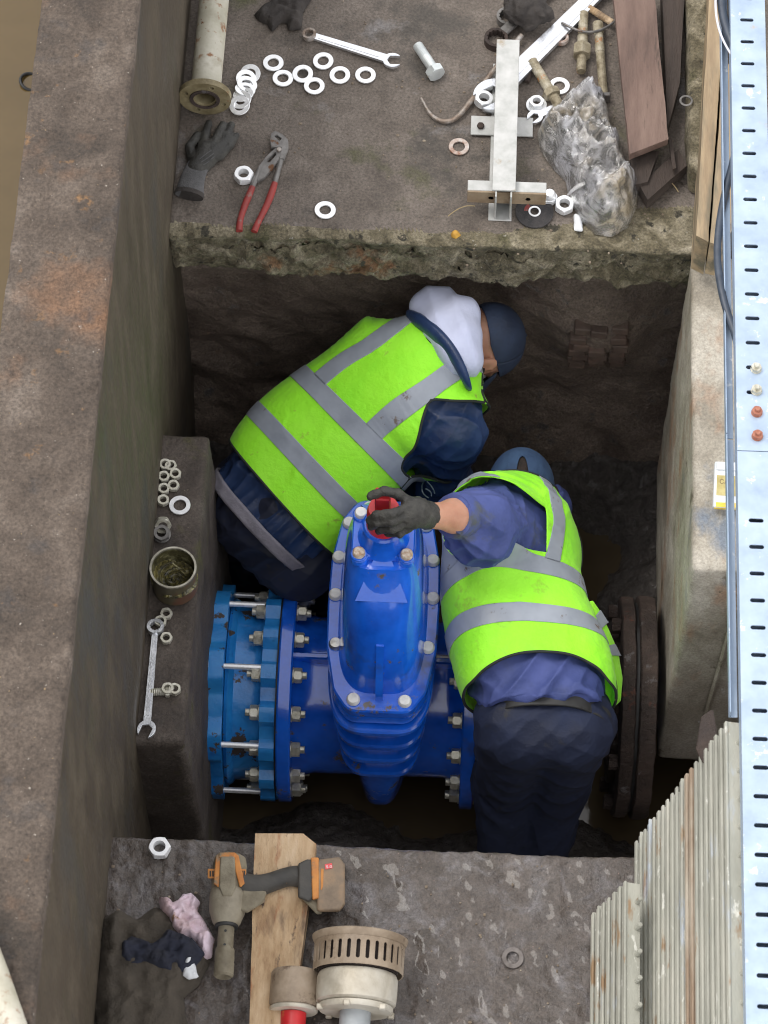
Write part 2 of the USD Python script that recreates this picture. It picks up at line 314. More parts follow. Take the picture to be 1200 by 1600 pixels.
# floor of the pit: mud heaped against the back and right, brown water standing over the rest
nx, ny = 230, 330
gx, gy = np.meshgrid(np.linspace(-.62, 1.15, nx), np.linspace(-1.3, 1.25, ny), indexing='ij')
q = np.stack([gx, gy, 0 * gx], -1).reshape(-1, 3)
sd = np.maximum(q[:, 1] - .715 - .04 * np.sin(q[:, 0] * 17), np.maximum(np.minimum(q[:, 0] - .625 - .03 * np.sin(q[:, 1] * 23), q[:, 1] - .1), -.24 - q[:, 1] - .05 * np.sin(q[:, 0] * 11)))
zz = .006 * ridge(q, 48, 15) * (sd > -.12) - 1.33 + np.clip(sd * .8 + .02, -.1, .14) + .05 * nz(q, 9, 3, 4) + .018 * ridge(q, 18, 5) * (sd > -.1) + .03 * np.exp(-((q[:, 0] - .50) ** 2 + (q[:, 1] - .78) ** 2) / .006)
i, j = np.meshgrid(np.arange(nx - 1), np.arange(ny - 1), indexing='ij'); a = (i * ny + j).ravel()
gf = np.vstack([np.c_[a, a + ny, a + ny + 1], np.c_[a, a + ny + 1, a + 1]])
struct('mud', trimesh.Trimesh(np.c_[q[:, :2], zz], gf, process=False), M_mud, True, kind='structure')
struct('pit_water', box((-.6, -1.29, -1.5), (1.13, 1.22, -1.315)), M_water)
struct('tank_water', box((-5.8, -2.9, -.5), (-.70, 4.9, .80), .001), M_tank)
# slabs either side of the pit
back = rough_box((-.572, .745, -.185), (.80, 2.6, 0), .010, .0035, 9, .02, .9, 4)
BAMP = lambda v: v
v, f = tri(back)
cr = np.clip((.87 - v[:, 1]) / .12, 0, 1)                               # broken, bulging pit edge
v[:, 1] += cr * (.045 * nz(v, 7, 21, 4) + (.016 * ridge(v, 18, 22) + .012 * ridge(v, 45, 25)) * np.clip((-.005 - v[:, 2]) / .03, 0, 1)); v[:, 2] += cr * (.06 * nz(v, 6, 23, 4) + .02 * ridge(v, 22, 28)) * (v[:, 2] < -.06) + cr * .008 * ridge(v, 25, 29) * (v[:, 2] > -.03)
fn = v[f].mean(1)
top = (fn[:, 1] > .79 + .06 * nz(fn, 8, 31, 3) + .10 * np.clip((fn[:, 0] - .25) / .4, 0, 1)) & (fn[:, 2] > -.03)
bs = thing('concrete_slab', 'far muddy concrete slab with mossy broken edge, carrying washers and scattered tools', 'slab', kind='structure')
part(bs, 'slab_top', trimesh.Trimesh(v, f[top], process=False), M_slab, True)
part(bs, 'broken_edge', trimesh.Trimesh(v, f[~top], process=False), M_edge, True)
fs_ = rough_box((-.575, -1.9, -.2), (.61, -.838, 0), .008, .004, 8, .016, .8, 9)
v, f = tri(fs_); up = np.clip((v[:, 2] + .03) / .02, 0, 1)
v[:, 2] += up * (.006 * ridge(v * [1.3, .55, 1], 16, 12) + .005 * ridge(v * [1.1, .8, 1], 34, 19) + .004 * nz(v, 28, 13, 3) - .006)
v[:, 1] += np.clip((v[:, 1] + 1.0) / .16, 0, 1) * .012 * nz(v, 9, 15, 4)
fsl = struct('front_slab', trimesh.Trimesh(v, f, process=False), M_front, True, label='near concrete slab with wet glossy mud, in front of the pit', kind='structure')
# tank wall on the left
def lean(v):
    v = v.copy(); v[:, 0] -= np.where(v[:, 0] > -.64, np.clip((1.08 - v[:, 2]) / 1.4, 0, 1) * .022, 0); return v
tw = rough_box((-.752, -2.0, -1.5), (-.543, 2.9, 1.08), .014, .0022, 8, .007, .9, 17, lean)
v, f = tri(tw)
n0 = vnorm(v, f); tt = (v[:, 2] > 1.04)
v[:, 2] += tt * (.008 * ridge(v, 30, 47) + .010 * ridge(v, 9, 44) - .004 + .012 * nz(v, 13, 41, 4))
fc = v[f].mean(1); top = fc[:, 2] > 1.068 - .012
t = thing('concrete_wall', 'long dark concrete tank wall with muddy rust stained top, left of the pit', 'wall')
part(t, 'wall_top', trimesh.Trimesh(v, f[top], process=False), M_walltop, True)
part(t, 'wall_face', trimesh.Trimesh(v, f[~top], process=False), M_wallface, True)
# earth sides of the pit
def bulge(v):
    v = v.copy(); w = (v[:, 1] < 1.02)
    c = np.exp(-(((v[:, 0] - .52) / .16) ** 2 + ((v[:, 2] + .52) / .2) ** 2) * 1.3)
    v[:, 1] -= w * (.10 * c + .03 * ridge(v, 6, 61) + .05 * nz(v, 3.3, 62, 4) + .08 * np.clip((-.95 - v[:, 2]) / .3, 0, 1)); return v
bw = rough_box((-.6, .93, -1.5), (1.2, 1.3, -.15), .018, .004, 10, .02, .5, 51, bulge)
bwall = struct('earth_bank', bw, M_earth, True, kind='structure')
rnd = rs(5)
M_brick = pm('old_brick', [(.3, (.07, .05, .04)), (.5, (.12, .085, .068)), (.7, (.17, .10, .075))], 12, (.4, .8), bump=.6, bscale=80)
bwv = V(bw.vertices); bwv = bwv[bwv[:, 1] < 1.05]
def ysurf(x, z): k = np.argsort((bwv[:, 0] - x) ** 2 + (bwv[:, 2] - z) ** 2)[:6]; return bwv[k, 1].mean()
for col in range(3):
    for row in range(7):
        if rnd.random() < .1: continue
        x = .47 + col * .05 + .012 * rnd.random(); z = -.47 - row * .034
        part(bwall, 'brick', tf(box((-.022, -.03, -.014), (.022, .02, .014), .003), xf((x, ysurf(x, z) + .012 + .005 * rnd.random(), z), R=trimesh.transformations.euler_matrix(.05 * rnd.standard_normal(), .06 * rnd.standard_normal(), .05 * rnd.standard_normal())[:3, :3])), M_brick, 30)
struct('side_bank', rough_box((.98, -1.3, -1.5), (1.2, 1.0, -.02), .05, .02, 5, .03, .5, 55), M_earth, True, kind='structure')
struct('front_bank', rough_box((-.6, -1.5, -1.5), (1.2, -1.12, -.21), .05, .02, 5, .03, .5, 56), M_earth, True, kind='structure')
# block against the tank wall
def lw(v):
    v = v.copy(); v[:, 0] += np.where(v[:, 0] > -.5, np.clip((-.36 - v[:, 2]) * .03, 0, .05), 0); return v
struct('concrete_block', rough_box((-.60, -.462, -1.5), (-.450, .385, -.33), .014, .004, 11, .016, .9, 71, lw), M_ledge, True, 'narrow dark concrete block along the tank wall, nuts and a tin on its top', 'block', kind=None)
# standing slab on the right
def rw(v):
    v = v.copy(); return v
rwm = rough_box((.716, -.125, -1.05), (.96, .742, .012), .014, .004, 8, .012, .9, 81)
struct('upright_slab', rwm, M_rwall, True, 'thick pale streaked concrete panel standing upright on the pit\'s right side', 'wall', kind=None)
struct('side_slab', rough_box((.80, .75, -.3), (1.9, 3.9, -.012), .04, .006, 6, .02, .8, 83), M_slab, True)
struct('apron', rough_box((.965, -2.95, -.3), (1.9, .745, -.016), .04, .006, 6, .02, .8, 84), M_slab, True)
struct('concrete_kerb', rough_box((.705, .93, .0), (.80, 3.2, .10), .014, .008, 8, .02, .9, 91), M_edge, True, 'mossy broken concrete kerb beside the yellowish timbers', 'kerb', kind=None)
# ================================================================ valve, coupling, old flange
M_blue = pm('blue_enamel', [(.3, (.004, .065, .44)), (.5, (.008, .118, .68)), (.7, (.014, .155, .8))], 7, (.14, .3), coat=.9, bump=.06, bscale=40, space='obj',
            spots=[((.10, .085, .075), 13, .63, .04, .7), ((.02, .03, .09), 4, .57, .12, .5), ((.012, .09, .45), 5, .6, .12, None), ((.08, .08, .09), 45, .70, .03, .6)])
M_lblue = pm('light_blue_paint', [(.3, (.010, .13, .42)), (.5, (.018, .22, .6)), (.7, (.035, .28, .66))], 8, (.25, .45), coat=.25, bump=.25, bscale=40, space='obj',
             spots=[((.065, .05, .042), 15, .595, .02, .8), ((.004, .03, .25), 6, .6, .12, None)])
M_nut = pm('zinc_nut', [(.3, (.38, .36, .28)), (.7, (.66, .65, .58))], 60, (.3, .5), metallic=.7, space='obj', bump=.1)
M_zinc = pm('bright_zinc', [(.3, (.82, .84, .86)), (.7, (.93, .94, .95))], 40, (.28, .42), metallic=.55, space='obj')
M_cap = pm('white_bolt_cap', [(.3, (.62, .62, .60)), (.7, (.82, .82, .8))], 50, (.4, .6), space='obj', spots=[((.4, .25, .12), 40, .64, .05, None)])
M_capr = pm('rusty_bolt_cap', [(.35, (.33, .18, .08)), (.65, (.72, .67, .58))], 70, (.5, .7), space='obj')
M_red = pm('red_cap', [(.35, (.42, .012, .018)), (.65, (.62, .03, .035))], 12, (.35, .5), space='obj', spots=[((.55, .22, .06), 20, .62, .1, None)])
M_rust = pm('rusted_iron', [(.3, (.022, .015, .013)), (.5, (.048, .033, .027)), (.7, (.09, .062, .05))], 10, (.55, .85), bump=.9, bscale=60, bdist=.012, space='obj', spots=[((.16, .05, .03), 9, .6, .08, None), ((.12, .11, .11), 24, .62, .05, .3)])
M_steel = pm('worn_steel', [(.3, (.34, .33, .31)), (.7, (.6, .6, .58))], 20, (.25, .45), metallic=.85, space='obj', bump=.05)
M_seal = pm('black_rubber', [(.4, (.012, .012, .012)), (.6, (.03, .03, .03))], 20, (.5, .7), space='obj')

VY, VZ = -.015, -.97
XA = (1, 0, 0)
def ybox(cx, y0, y1, z0, z1, w): return box((cx - w, y0, z0), (cx + w, y1, z1), .004)
def sup(hx, hy, e, n=64):
    t = np.arange(n) * 2 * pi / n; c, s = np.cos(t), np.sin(t)
    return np.stack([hx * np.sign(c) * np.abs(c) ** (2 / e), hy * np.sign(s) * np.abs(s) ** (2 / e)], -1)
def loft(secs, n=72):
    """secs: (z, hx, y0, y1, exponent); closed skin of superellipses"""
    z = V([s[0] for s in secs]); 
    v = []
    for z_, hx, y0, y1, e in secs:
        p = sup(hx, (y1 - y0) / 2, e, n); v.append(np.c_[p[:, 0], p[:, 1] + (y0 + y1) / 2, np.full(n, z_)])
    m = len(v); v = np.vstack(v + [[[0, (secs[0][2] + secs[0][3]) / 2, secs[0][0]], [0, (secs[-1][2] + secs[-1][3]) / 2, secs[-1][0]]]]); f = []
    for i in range(m - 1):
        for k in range(n):
            l = (k + 1) % n; f += [(i * n + k, i * n + l, i * n + n + l), (i * n + k, i * n + n + l, i * n + n + k)]
    for k in range(n):
        l = (k + 1) % n; f += [(m * n, l, k), (m * n + 1, (m - 1) * n + k, (m - 1) * n + l)]
    t = trimesh.Trimesh(v, V(f), process=False)
    if t.volume < 0: t.invert()
    return t
def dens(secs, k=5):
    s = V(secs, float); u = np.linspace(0, len(s) - 1, (len(s) - 1) * k + 1)
    return PchipInterpolator(np.arange(len(s)), s)(u)
valve = thing('gate_valve', 'big blue gate valve with tall bonnet and red stem cap, between the two workers', 'valve', xf((0, VY, VZ)))
W = dict(world=True)
ax0 = V([0, VY, VZ])
part(valve, 'body', lathe([(.165, -.262), (.21, -.262), (.225, -.235), (.21, -.205), (.203, -.17), (.203, .16), (.21, .185), (.222, .21), (.21, .24), (.165, .24)], ax0, XA, 64), M_blue, 40, **W)
ch = [(-1.235, .045, VY - .10, VY + .10, 2.4), (-1.19, .075, VY - .17, VY + .17, 2.6), (-1.08, .06, VY - .255, VY + .255, 3), (-.93, .075, VY - .268, VY + .268, 3.4), (-.78, .092, VY - .272, VY + .272, 3.6), (-.62, .102, VY - .278, VY + .278, 3.6), (-.505, .106, VY - .28, VY + .28, 3.6)]
part(valve, 'gate_chamber', loft(dens(ch)), M_blue, 40, **W)
for k, z in enumerate((-.53, -.62, -.71, -.80)):
    hx = .132 - k * .007
    part(valve, 'rib', loft([(z - .011, hx - .004, VY - .306 + k * .004, VY + .306 - k * .004, 4), (z - .007, hx, VY - .311 + k * .004, VY + .311 - k * .004, 4), (z + .007, hx, VY - .311 + k * .004, VY + .311 - k * .004, 4), (z + .011, hx - .004, VY - .306 + k * .004, VY + .306 - k * .004, 4)]), M_blue, 30, **W)
for x0_, x1_ in ((-.236, -.09), (.09, .21)): part(valve, 'pipe_web', box((x0_, VY - .009, VZ + .19), (x1_, VY + .009, VZ + .232), .004), M_blue, 30, **W)
part(valve, 'flange', lathe([(.16, -.264), (.278, -.264), (.282, -.260), (.282, -.232), (.278, -.228), (.16, -.228)], ax0, XA, 72), M_blue, 30, **W)
part(valve, 'flange', lathe([(.16, .205), (.278, .205), (.282, .209), (.282, .237), (.278, .241), (.16, .241)], ax0, XA, 72), M_blue, 30, **W)
ol = sg.Polygon([(-.075, -.292), (.075, -.292), (.113, -.235), (.134, -.12), (.137, 0), (.134, .12), (.113, .235), (.075, .292), (-.075, .292), (-.113, .235), (-.134, .12), (-.137, 0), (-.134, -.12), (-.113, -.235)]).buffer(-.04).buffer(.04, 12)
def plate(poly, z0, z1, c=.003): return loftpoly(poly, [(z0, c), (z0 + c, 0), (z1 - c, 0), (z1, c)])
def loftpoly(poly, lv):
    n = 120; L = poly.exterior.length; base = V([poly.exterior.interpolate(L * k / n).coords[0] for k in range(n)]); 
    d = np.roll(base, -1, 0) - np.roll(base, 1, 0); nr = np.c_[d[:, 1], -d[:, 0]]; nr /= np.linalg.norm(nr, axis=1, keepdims=True)
    if poly.exterior.is_ccw is False: nr = -nr
    v = np.vstack([np.c_[base - nr * c, np.full(n, z)] for z, c in lv] + [[[*base.mean(0), lv[0][0]], [*base.mean(0), lv[-1][0]]]]); m = len(lv); f = []
    for i in range(m - 1):
        for k in range(n): l = (k + 1) % n; f += [(i * n + k, i * n + l, i * n + n + l), (i * n + k, i * n + n + l, i * n + n + k)]
    for k in range(n): l = (k + 1) % n; f += [(m * n, l, k), (m * n + 1, (m - 1) * n + k, (m - 1) * n + l)]
    t = trimesh.Trimesh(v, V(f), process=False)
    if t.volume < 0: t.invert()
    return t
mvv = lambda m: mv(m, (0, VY, 0))
part(valve, 'body_flange', mvv(plate(ol, -.506, -.474, .004)), M_blue, 30, **W)
part(valve, 'bonnet_flange', mvv(plate(ol, -.472, -.440, .004)), M_blue, 30, **W)
dm = [(-.445, .110, VY - .245, VY + .245, 3.4), (-.41, .103, VY - .237, VY + .237, 3.3), (-.36, .101, VY - .228, VY + .228, 3.2), (-.28, .098, VY - .20, VY + .20, 3), (-.20, .092, VY - .150, VY + .150, 3), (-.155, .086, VY - .112, VY + .112, 3.2), (-.125, .078, VY - .09, VY + .09, 3.6), (-.11, .075, VY - .08, VY + .08, 4)]
part(valve, 'bonnet', loft(dens(dm, 6)), M_blue, 45, **W)
part(valve, 'lifting_rib', cat([trimesh.Trimesh(*tri(m3.Manifold.hull_points(V([(x, VY + y, z) for x in (-.009, .009) for y, z in ((-.20, -.27), (-.262, -.40), (-.262, -.442), (-.15, -.442), (-.15, -.27))]))), process=False)]), M_blue, 30, **W)
gl = sg.box(-.062, -.06, .062, .06).buffer(.012)
part(valve, 'gland_plate', mvv(plate(gl.intersection(sg.Polygon([(-.09, -.03), (-.03, -.055), (.03, -.055), (.09, -.03), (.09, .03), (.03, .055), (-.03, .055), (-.09, .03)]).union(sg.MultiPolygon([disc(a * .056, b * .053, .021) for a in (-1, 1) for b in (-1, 1)]))).buffer(.004).buffer(-.004), -.112, -.088, .003)), M_blue, 30, **W)
part(valve, 'gusset', [trimesh.Trimesh(*tri(m3.Manifold.hull_points(V([(-.062, VY + s * .13, -.175), (.062, VY + s * .13, -.175), (-.022, VY + s * .06, -.10), (.022, VY + s * .06, -.10), (0, VY, -.2)]))), process=False) for s in (-1, 1)], M_blue, False, **W)
part(valve, 'stem_neck', lathe([(1e-5, -.1), (.064, -.1), (.058, -.075), (.052, -.06), (.050, -.035), (.045, -.030), (1e-5, -.030)], (0, VY, 0), n=40), M_blue, 40, **W)
for a in (-1, 1):
    for b in (-1, 1): part(valve, 'bolt_pad', cyl((a * .056, VY + b * .053, -.09), (a * .056, VY + b * .053, -.082), .0195, 24, .002), M_blue, 40, **W)
for a in (-1, 1):
    for b in (-1, 1):
        part(valve, 'gland_bolt', lathe([(1e-5, 0), (.0148, 0), (.0148, .008), (.012, .012), (1e-5, .013)], (a * .056, VY + b * .053, -.082), n=20), M_capr if b < 0 else M_cap, 40, **W)
bp = [(-.048, .268), (-.098, .215), (-.116, .118), (-.12, .02), (-.113, -.085), (-.07, -.236), (-.109, -.165)]
bolts = [(-.047, .268), (-.096, .222), (-.1165, .125), (-.1195, .0205), (-.1125, -.115), (-.062, -.262)]
for x, y in bolts:
    for s in (1, -1):
        part(valve, 'bonnet_bolt', lathe([(1e-5, 0), (.0165, 0), (.0165, .007), (.013, .013), (1e-5, .0145)], (s * x, VY + y, -.441), n=20), M_steel if (s == 1 and y == -.115) else M_cap, 40, **W)
cap_ = part(valve, 'stem_cap', lathe([(1e-5, -.034), (.040, -.034), (.041, -.028), (.039, .03), (.035, .045), (1e-5, .047)], (0, VY, 0), n=40), M_red, 40, **W)
part(valve, 'stem_square', box((-.020, VY - .016, .045), (.016, VY + .018, .112), .003), M_red, 30, **W)
def hexbolt(xh, xs0, xs1, ang, R=.25, two=True, af=.034):
    c = ax0 + V([0, R * math.cos(ang), R * math.sin(ang)])
    T = lambda x, s: np.vstack([np.c_[np.stack([np.cross([0, 0, 1.], [s, 0, 0]) if False else V([0, 1., 0]), V([0, 0, s * 1.]), V([s * 1., 0, 0])], 1), c + V([x, 0, 0])], [0, 0, 0, 1]])
    rot = trimesh.transformations.rotation_matrix(ang * 3.1, [0, 0, 1])
    ms = []
    for x, s in ((xs0, 1), (xs1, -1)):
        ms.append(tf(ringm(.021, .009, .003), T(x, s))); ms.append(tf(hexhead(af, .021), T(x + s * .003, s) @ rot)); ms.append(tf(cyl((0, 0, 0), (0, 0, .012), .0095, 12, .001), T(x + s * .024, s)))
    ms.append(tf(cyl((0, 0, -abs(xs0 - xs1) - .02), (0, 0, .012), .009, 12, .001), T(xs0, 1)))
    return ms
N16 = [pi / 16 + k * pi / 8 + .06 for k in range(16)]
for a in N16: part(valve, 'flange_bolt', hexbolt(0, -.2275, -.308, a), M_nut, 30, **W)
for a in N16: part(valve, 'flange_bolt', hexbolt(0, .2415, .2045, a), M_nut, 30, **W)

cp = thing('flange_adapter', 'light blue chipped pipe coupling with tie rods, bolted to the left of the valve', 'pipe coupling', xf((-.35, VY, VZ)))
def scallop(R, dR, n, x0, x1, ri, ph, sharp=2.0):
    t = np.arange(240) * 2 * pi / 240; r = R + dR * np.clip(np.cos(n * (t - ph)) * sharp, -1, 1) * .5
    pol = sg.Polygon(np.stack([r * np.cos(t), r * np.sin(t)], -1), [[(ri * math.cos(a), ri * math.sin(a)) for a in np.linspace(0, 2 * pi, 72)[:-1]]])
    m = poly3(pol, 0, x1 - x0); return tf(m, np.vstack([np.c_[V([[0, 0, 1.], [1, 0, 0], [0, 1, 0]]), ax0 + V([x0, 0, 0])], [0, 0, 0, 1]]))
part(cp, 'gasket', ringm(.272, .19, .004, ax0 + V([-.2685, 0, 0]), XA, 64), M_seal, 30, **W)
part(cp, 'flange', scallop(.269, .026, 16, -.307, -.269, .2, N16[0]), M_lblue, 30, **W)
part(cp, 'barrel', lathe([(.2, -.40), (.238, -.40), (.243, -.392), (.238, -.384), (.228, -.378), (.222, -.33), (.228, -.312), (.236, -.306), (.2, -.306)], ax0, XA, 64), M_lblue, 40, **W)
part(cp, 'end_ring', scallop(.267, .030, 8, -.440, -.402, .19, .2), M_lblue, 30, **W)
part(cp, 'end_ring_lip', lathe([(.19, -.452), (.25, -.452), (.256, -.446), (.256, -.441), (.19, -.441)], ax0, XA, 64), M_lblue, 30, **W)
for k in range(8):
    a = .2 + k * pi / 4; c = ax0 + V([0, .262 * math.cos(a), .262 * math.sin(a)])
    part(cp, 'tie_rod', [cyl(c + V([-.455, 0, 0]), c + V([-.30, 0, 0]), .0075, 12, .001), tf(hexhead(.03, .016), np.vstack([np.c_[V([[0, 0, -1.], [0, 1, 0], [1, 0, 0]]), c + V([-.44, 0, 0])], [0, 0, 0, 1]]))], M_zinc, 40, **W)
op = thing('old_flange', 'heavy rusted pipe flange standing beside the upright concrete slab, right of the workers', 'pipe flange', xf((.64, VY, VZ)))
def rz(m, a=.004, s=0): v, f = tri(m); return trimesh.Trimesh(v + a * 2 * nvec(v, 22, s, 3), f, process=False)
def rlathe(prof, n=96): s = V(prof); return lathe(s, ax0, XA, n)
part(op, 'flange_ring', rz(rlathe([(.15, .602), (.28, .602), (.286, .606), (.287, .62), (.286, .636), (.28, .640), (.15, .640)])), M_rust, 30, **W)
part(op, 'gasket', rlathe([(.15, .640), (.272, .640), (.272, .648), (.15, .648)]), M_seal, 30, **W)
part(op, 'flange_ring', rz(rlathe([(.15, .648), (.284, .648), (.290, .652), (.291, .675), (.288, .690), (.284, .693), (.15, .693)]), .004, 4), M_rust, 30, **W)
part(op, 'pipe_stub', rlathe([(.15, .585), (.195, .585), (.198, .588), (.198, .602), (.15, .602)]), M_rust, 40, **W)
for a in N16[::2]:
    c = ax0 + V([0, .25 * math.cos(a), .25 * math.sin(a)])
    part(op, 'rusty_bolt', rz(tf(hexhead(.036, .024), np.vstack([np.c_[V([[0, 0, -1.], [0, 1, 0], [1, 0, 0]]), c + V([.602, 0, 0])], [0, 0, 0, 1]])), .003), M_rust, 30, **W)
# ================================================================ loose things
M_chrome = pm('chrome_steel', [(.3, (.62, .64, .68)), (.7, (.85, .87, .9))], 25, (.16, .32), metallic=.92, space='obj', bump=.08, bscale=120)
M_rchrome = pm('rusty_tool_steel', [(.3, (.17, .11, .075)), (.5, (.3, .25, .21)), (.7, (.5, .48, .46))], 30, (.35, .6), metallic=.6, space='obj', bump=.3, bscale=120)
M_galv = pm('dull_galvanised', [(.3, (.36, .37, .35)), (.5, (.47, .475, .46)), (.7, (.56, .56, .55))], 22, (.4, .6), metallic=.35, space='obj', bump=.1, spots=[((.33, .26, .17), 9, .59, .1, .7)])
M_brownsteel = pm('tan_rusted_steel', [(.3, (.17, .115, .065)), (.5, (.27, .2, .13)), (.7, (.36, .29, .2))], 16, (.5, .8), space='obj', bump=.3, bscale=90)
M_grip = pm('red_grip', [(.3, (.17, .02, .018)), (.7, (.32, .045, .038))], 30, (.4, .65), space='obj', spots=[((.2, .12, .1), 40, .57, .1, None)])
M_gunm = pm('grey_tool_steel', [(.3, (.1, .095, .09)), (.7, (.26, .25, .24))], 30, (.35, .55), metallic=.6, space='obj', bump=.15, spots=[((.17, .09, .05), 30, .6, .08, .8)])
M_greenpipe = pm('grey_green_paint', [(.3, (.29, .27, .2)), (.5, (.42, .40, .32)), (.7, (.52, .5, .43))], 9, (.35, .6), space='obj', bump=.15, spots=[((.24, .12, .06), 20, .58, .08, .8), ((.22, .18, .11), 6, .55, .16, None), ((.15, .06, .02), 40, .64, .05, None)])
M_olive = pm('olive_flange', [(.3, (.11, .085, .04)), (.5, (.2, .165, .09)), (.7, (.29, .25, .15))], 24, (.45, .7), space='obj', bump=.3, spots=[((.2, .085, .035), 20, .6, .06, .8)])
M_bfab = pm('dark_cloth', [(.3, (.018, .015, .014)), (.7, (.06, .052, .047))], 20, (.75, .95), space='obj', bump=.5, bscale=120)
M_nfab = pm('navy_rag', [(.3, (.006, .007, .014)), (.7, (.02, .024, .045))], 20, (.7, .95), space='obj', bump=.5, bscale=150)
M_brag = pm('muddy_sacking', [(.3, (.035, .028, .02)), (.7, (.09, .075, .058))], 14, (.7, .95), space='obj', bump=.7, bscale=90)
M_pink = pm('pink_paper', [(.3, (.34, .22, .2)), (.5, (.6, .47, .52)), (.7, (.74, .63, .72))], 16, (.7, .9), space='obj', bump=.3, spots=[((.3, .17, .1), 22, .6, .06, None)])
M_glove = pm('black_coated_glove', [(.3, (.014, .014, .013)), (.5, (.03, .029, .026)), (.7, (.062, .06, .052))], 26, (.42, .65), space='obj', bump=.4, bscale=160)
M_cuff = pm('grey_knit_cuff', [(.3, (.06, .06, .062)), (.7, (.12, .118, .12))], 30, (.8, .95), space='obj', bump=.5, bscale=260)
M_wood1 = pm('brown_board', [(.3, (.075, .046, .036)), (.5, (.155, .1, .08)), (.7, (.225, .155, .125))], 6, (.6, .85), space='obj', stretch=(3, .5, 3), bump=.5, bscale=60, spots=[((.055, .04, .032), 9, .6, .1, None)])
M_wood2 = pm('dark_board', [(.3, (.028, .02, .016)), (.7, (.075, .055, .045))], 8, (.65, .9), space='obj', stretch=(3, .5, 3), bump=.6, bscale=60)
M_wood3 = pm('pale_wood', [(.3, (.2, .105, .05)), (.45, (.4, .27, .15)), (.6, (.52, .38, .24)), (.75, (.6, .47, .33))], 9, (.6, .85), space='obj', stretch=(2.5, .7, 2.5), bump=.5, bscale=60, spots=[((.3, .12, .05), 8, .56, .1, None), ((.13, .085, .055), 7, .54, .16, None), ((.09, .06, .045), 19, .6, .08, None)])
M_wood4 = pm('yellow_timber', [(.3, (.24, .17, .1)), (.5, (.36, .27, .165)), (.7, (.45, .36, .24))], 7, (.6, .85), space='obj', stretch=(3, .4, 3), bump=.4, bscale=60, spots=[((.13, .115, .08), 4, .52, .14, None)])
M_tin = pm('tin_can', [(.3, (.3, .28, .22)), (.7, (.6, .58, .5))], 30, (.2, .4), metallic=.85, space='obj')
M_tinlabel = pm('can_label', [(.35, (.035, .03, .024)), (.5, (.07, .06, .035)), (.65, (.10, .04, .025))], 14, (.35, .6), space='obj')
M_grease = pm('yellow_grease', [(.36, (.018, .016, .006)), (.5, (.10, .085, .025)), (.6, (.3, .26, .09)), (.68, (.72, .68, .46))], 34, (.04, .12), space='obj', bump=1., bscale=45, bdist=.02, coat=1., dist=1.5)  # palest stops paint glints into the dark grease colour
M_mudtool = pm('muddy_tool_body', [(.3, (.11, .09, .058)), (.5, (.19, .165, .115)), (.7, (.26, .235, .175))], 22, (.55, .85), space='obj', bump=.3, spots=[((.09, .07, .045), 15, .6, .08, None)])
M_tooldark = pm('tool_rubber', [(.3, (.028, .027, .025)), (.7, (.075, .07, .062))], 22, (.5, .75), space='obj', bump=.2, spots=[((.2, .11, .05), 20, .64, .05, None)])
M_orange = pm('orange_plastic', [(.3, (.36, .12, .022)), (.7, (.55, .24, .06))], 26, (.5, .75), space='obj', spots=[((.19, .14, .085), 22, .52, .10, None)])
M_battery = pm('muddy_battery', [(.3, (.1, .072, .048)), (.5, (.19, .14, .095)), (.7, (.3, .2, .12))], 16, (.5, .75), space='obj', bump=.2)
M_redled = pm('red_print', [(.4, (.6, .05, .06)), (.6, (.75, .12, .12))], 60, (.4, .5), space='obj')
M_alu = pm('cast_aluminium', [(.3, (.34, .3, .23)), (.5, (.5, .46, .38)), (.7, (.6, .57, .5))], 14, (.4, .65), metallic=.25, space='obj', bump=.2, spots=[((.3, .24, .15), 8, .6, .1, None)])
M_tan = pm('tan_painted_metal', [(.3, (.19, .14, .095)), (.5, (.3, .235, .17)), (.7, (.38, .31, .24))], 14, (.45, .7), space='obj', bump=.2, spots=[((.13, .09, .06), 16, .6, .08, None)])
M_hose = pm('grey_hose', [(.3, (.3, .33, .35)), (.7, (.42, .45, .47))], 14, (.4, .6), space='obj')
M_leaf = pm('dry_yellow_leaf', [(.3, (.4, .2, .03)), (.7, (.62, .36, .06))], 40, (.6, .8), space='obj')
M_straw = pm('straw', [(.3, (.25, .19, .1)), (.7, (.45, .36, .2))], 40, (.6, .8), space='obj')
M_white = pm('white_paper', [(.3, (.6, .62, .64)), (.7, (.76, .78, .8))], 20, (.6, .8), space='obj')
M_disc = pm('grinding_disc_grit', [(.3, (.02, .02, .022)), (.7, (.06, .055, .055))], 60, (.7, .9), space='obj', bump=.4, bscale=300)
M_rustwash = pm('rusty_washer', [(.35, (.27, .13, .08)), (.55, (.5, .42, .37)), (.7, (.62, .59, .57))], 55, (.4, .7), metallic=.3, space='obj')

def tilt(loc, rx=0, ry=0, rz_=0): M = trimesh.transformations.euler_matrix(rx, ry, rz_); M[:3, 3] = loc; return M
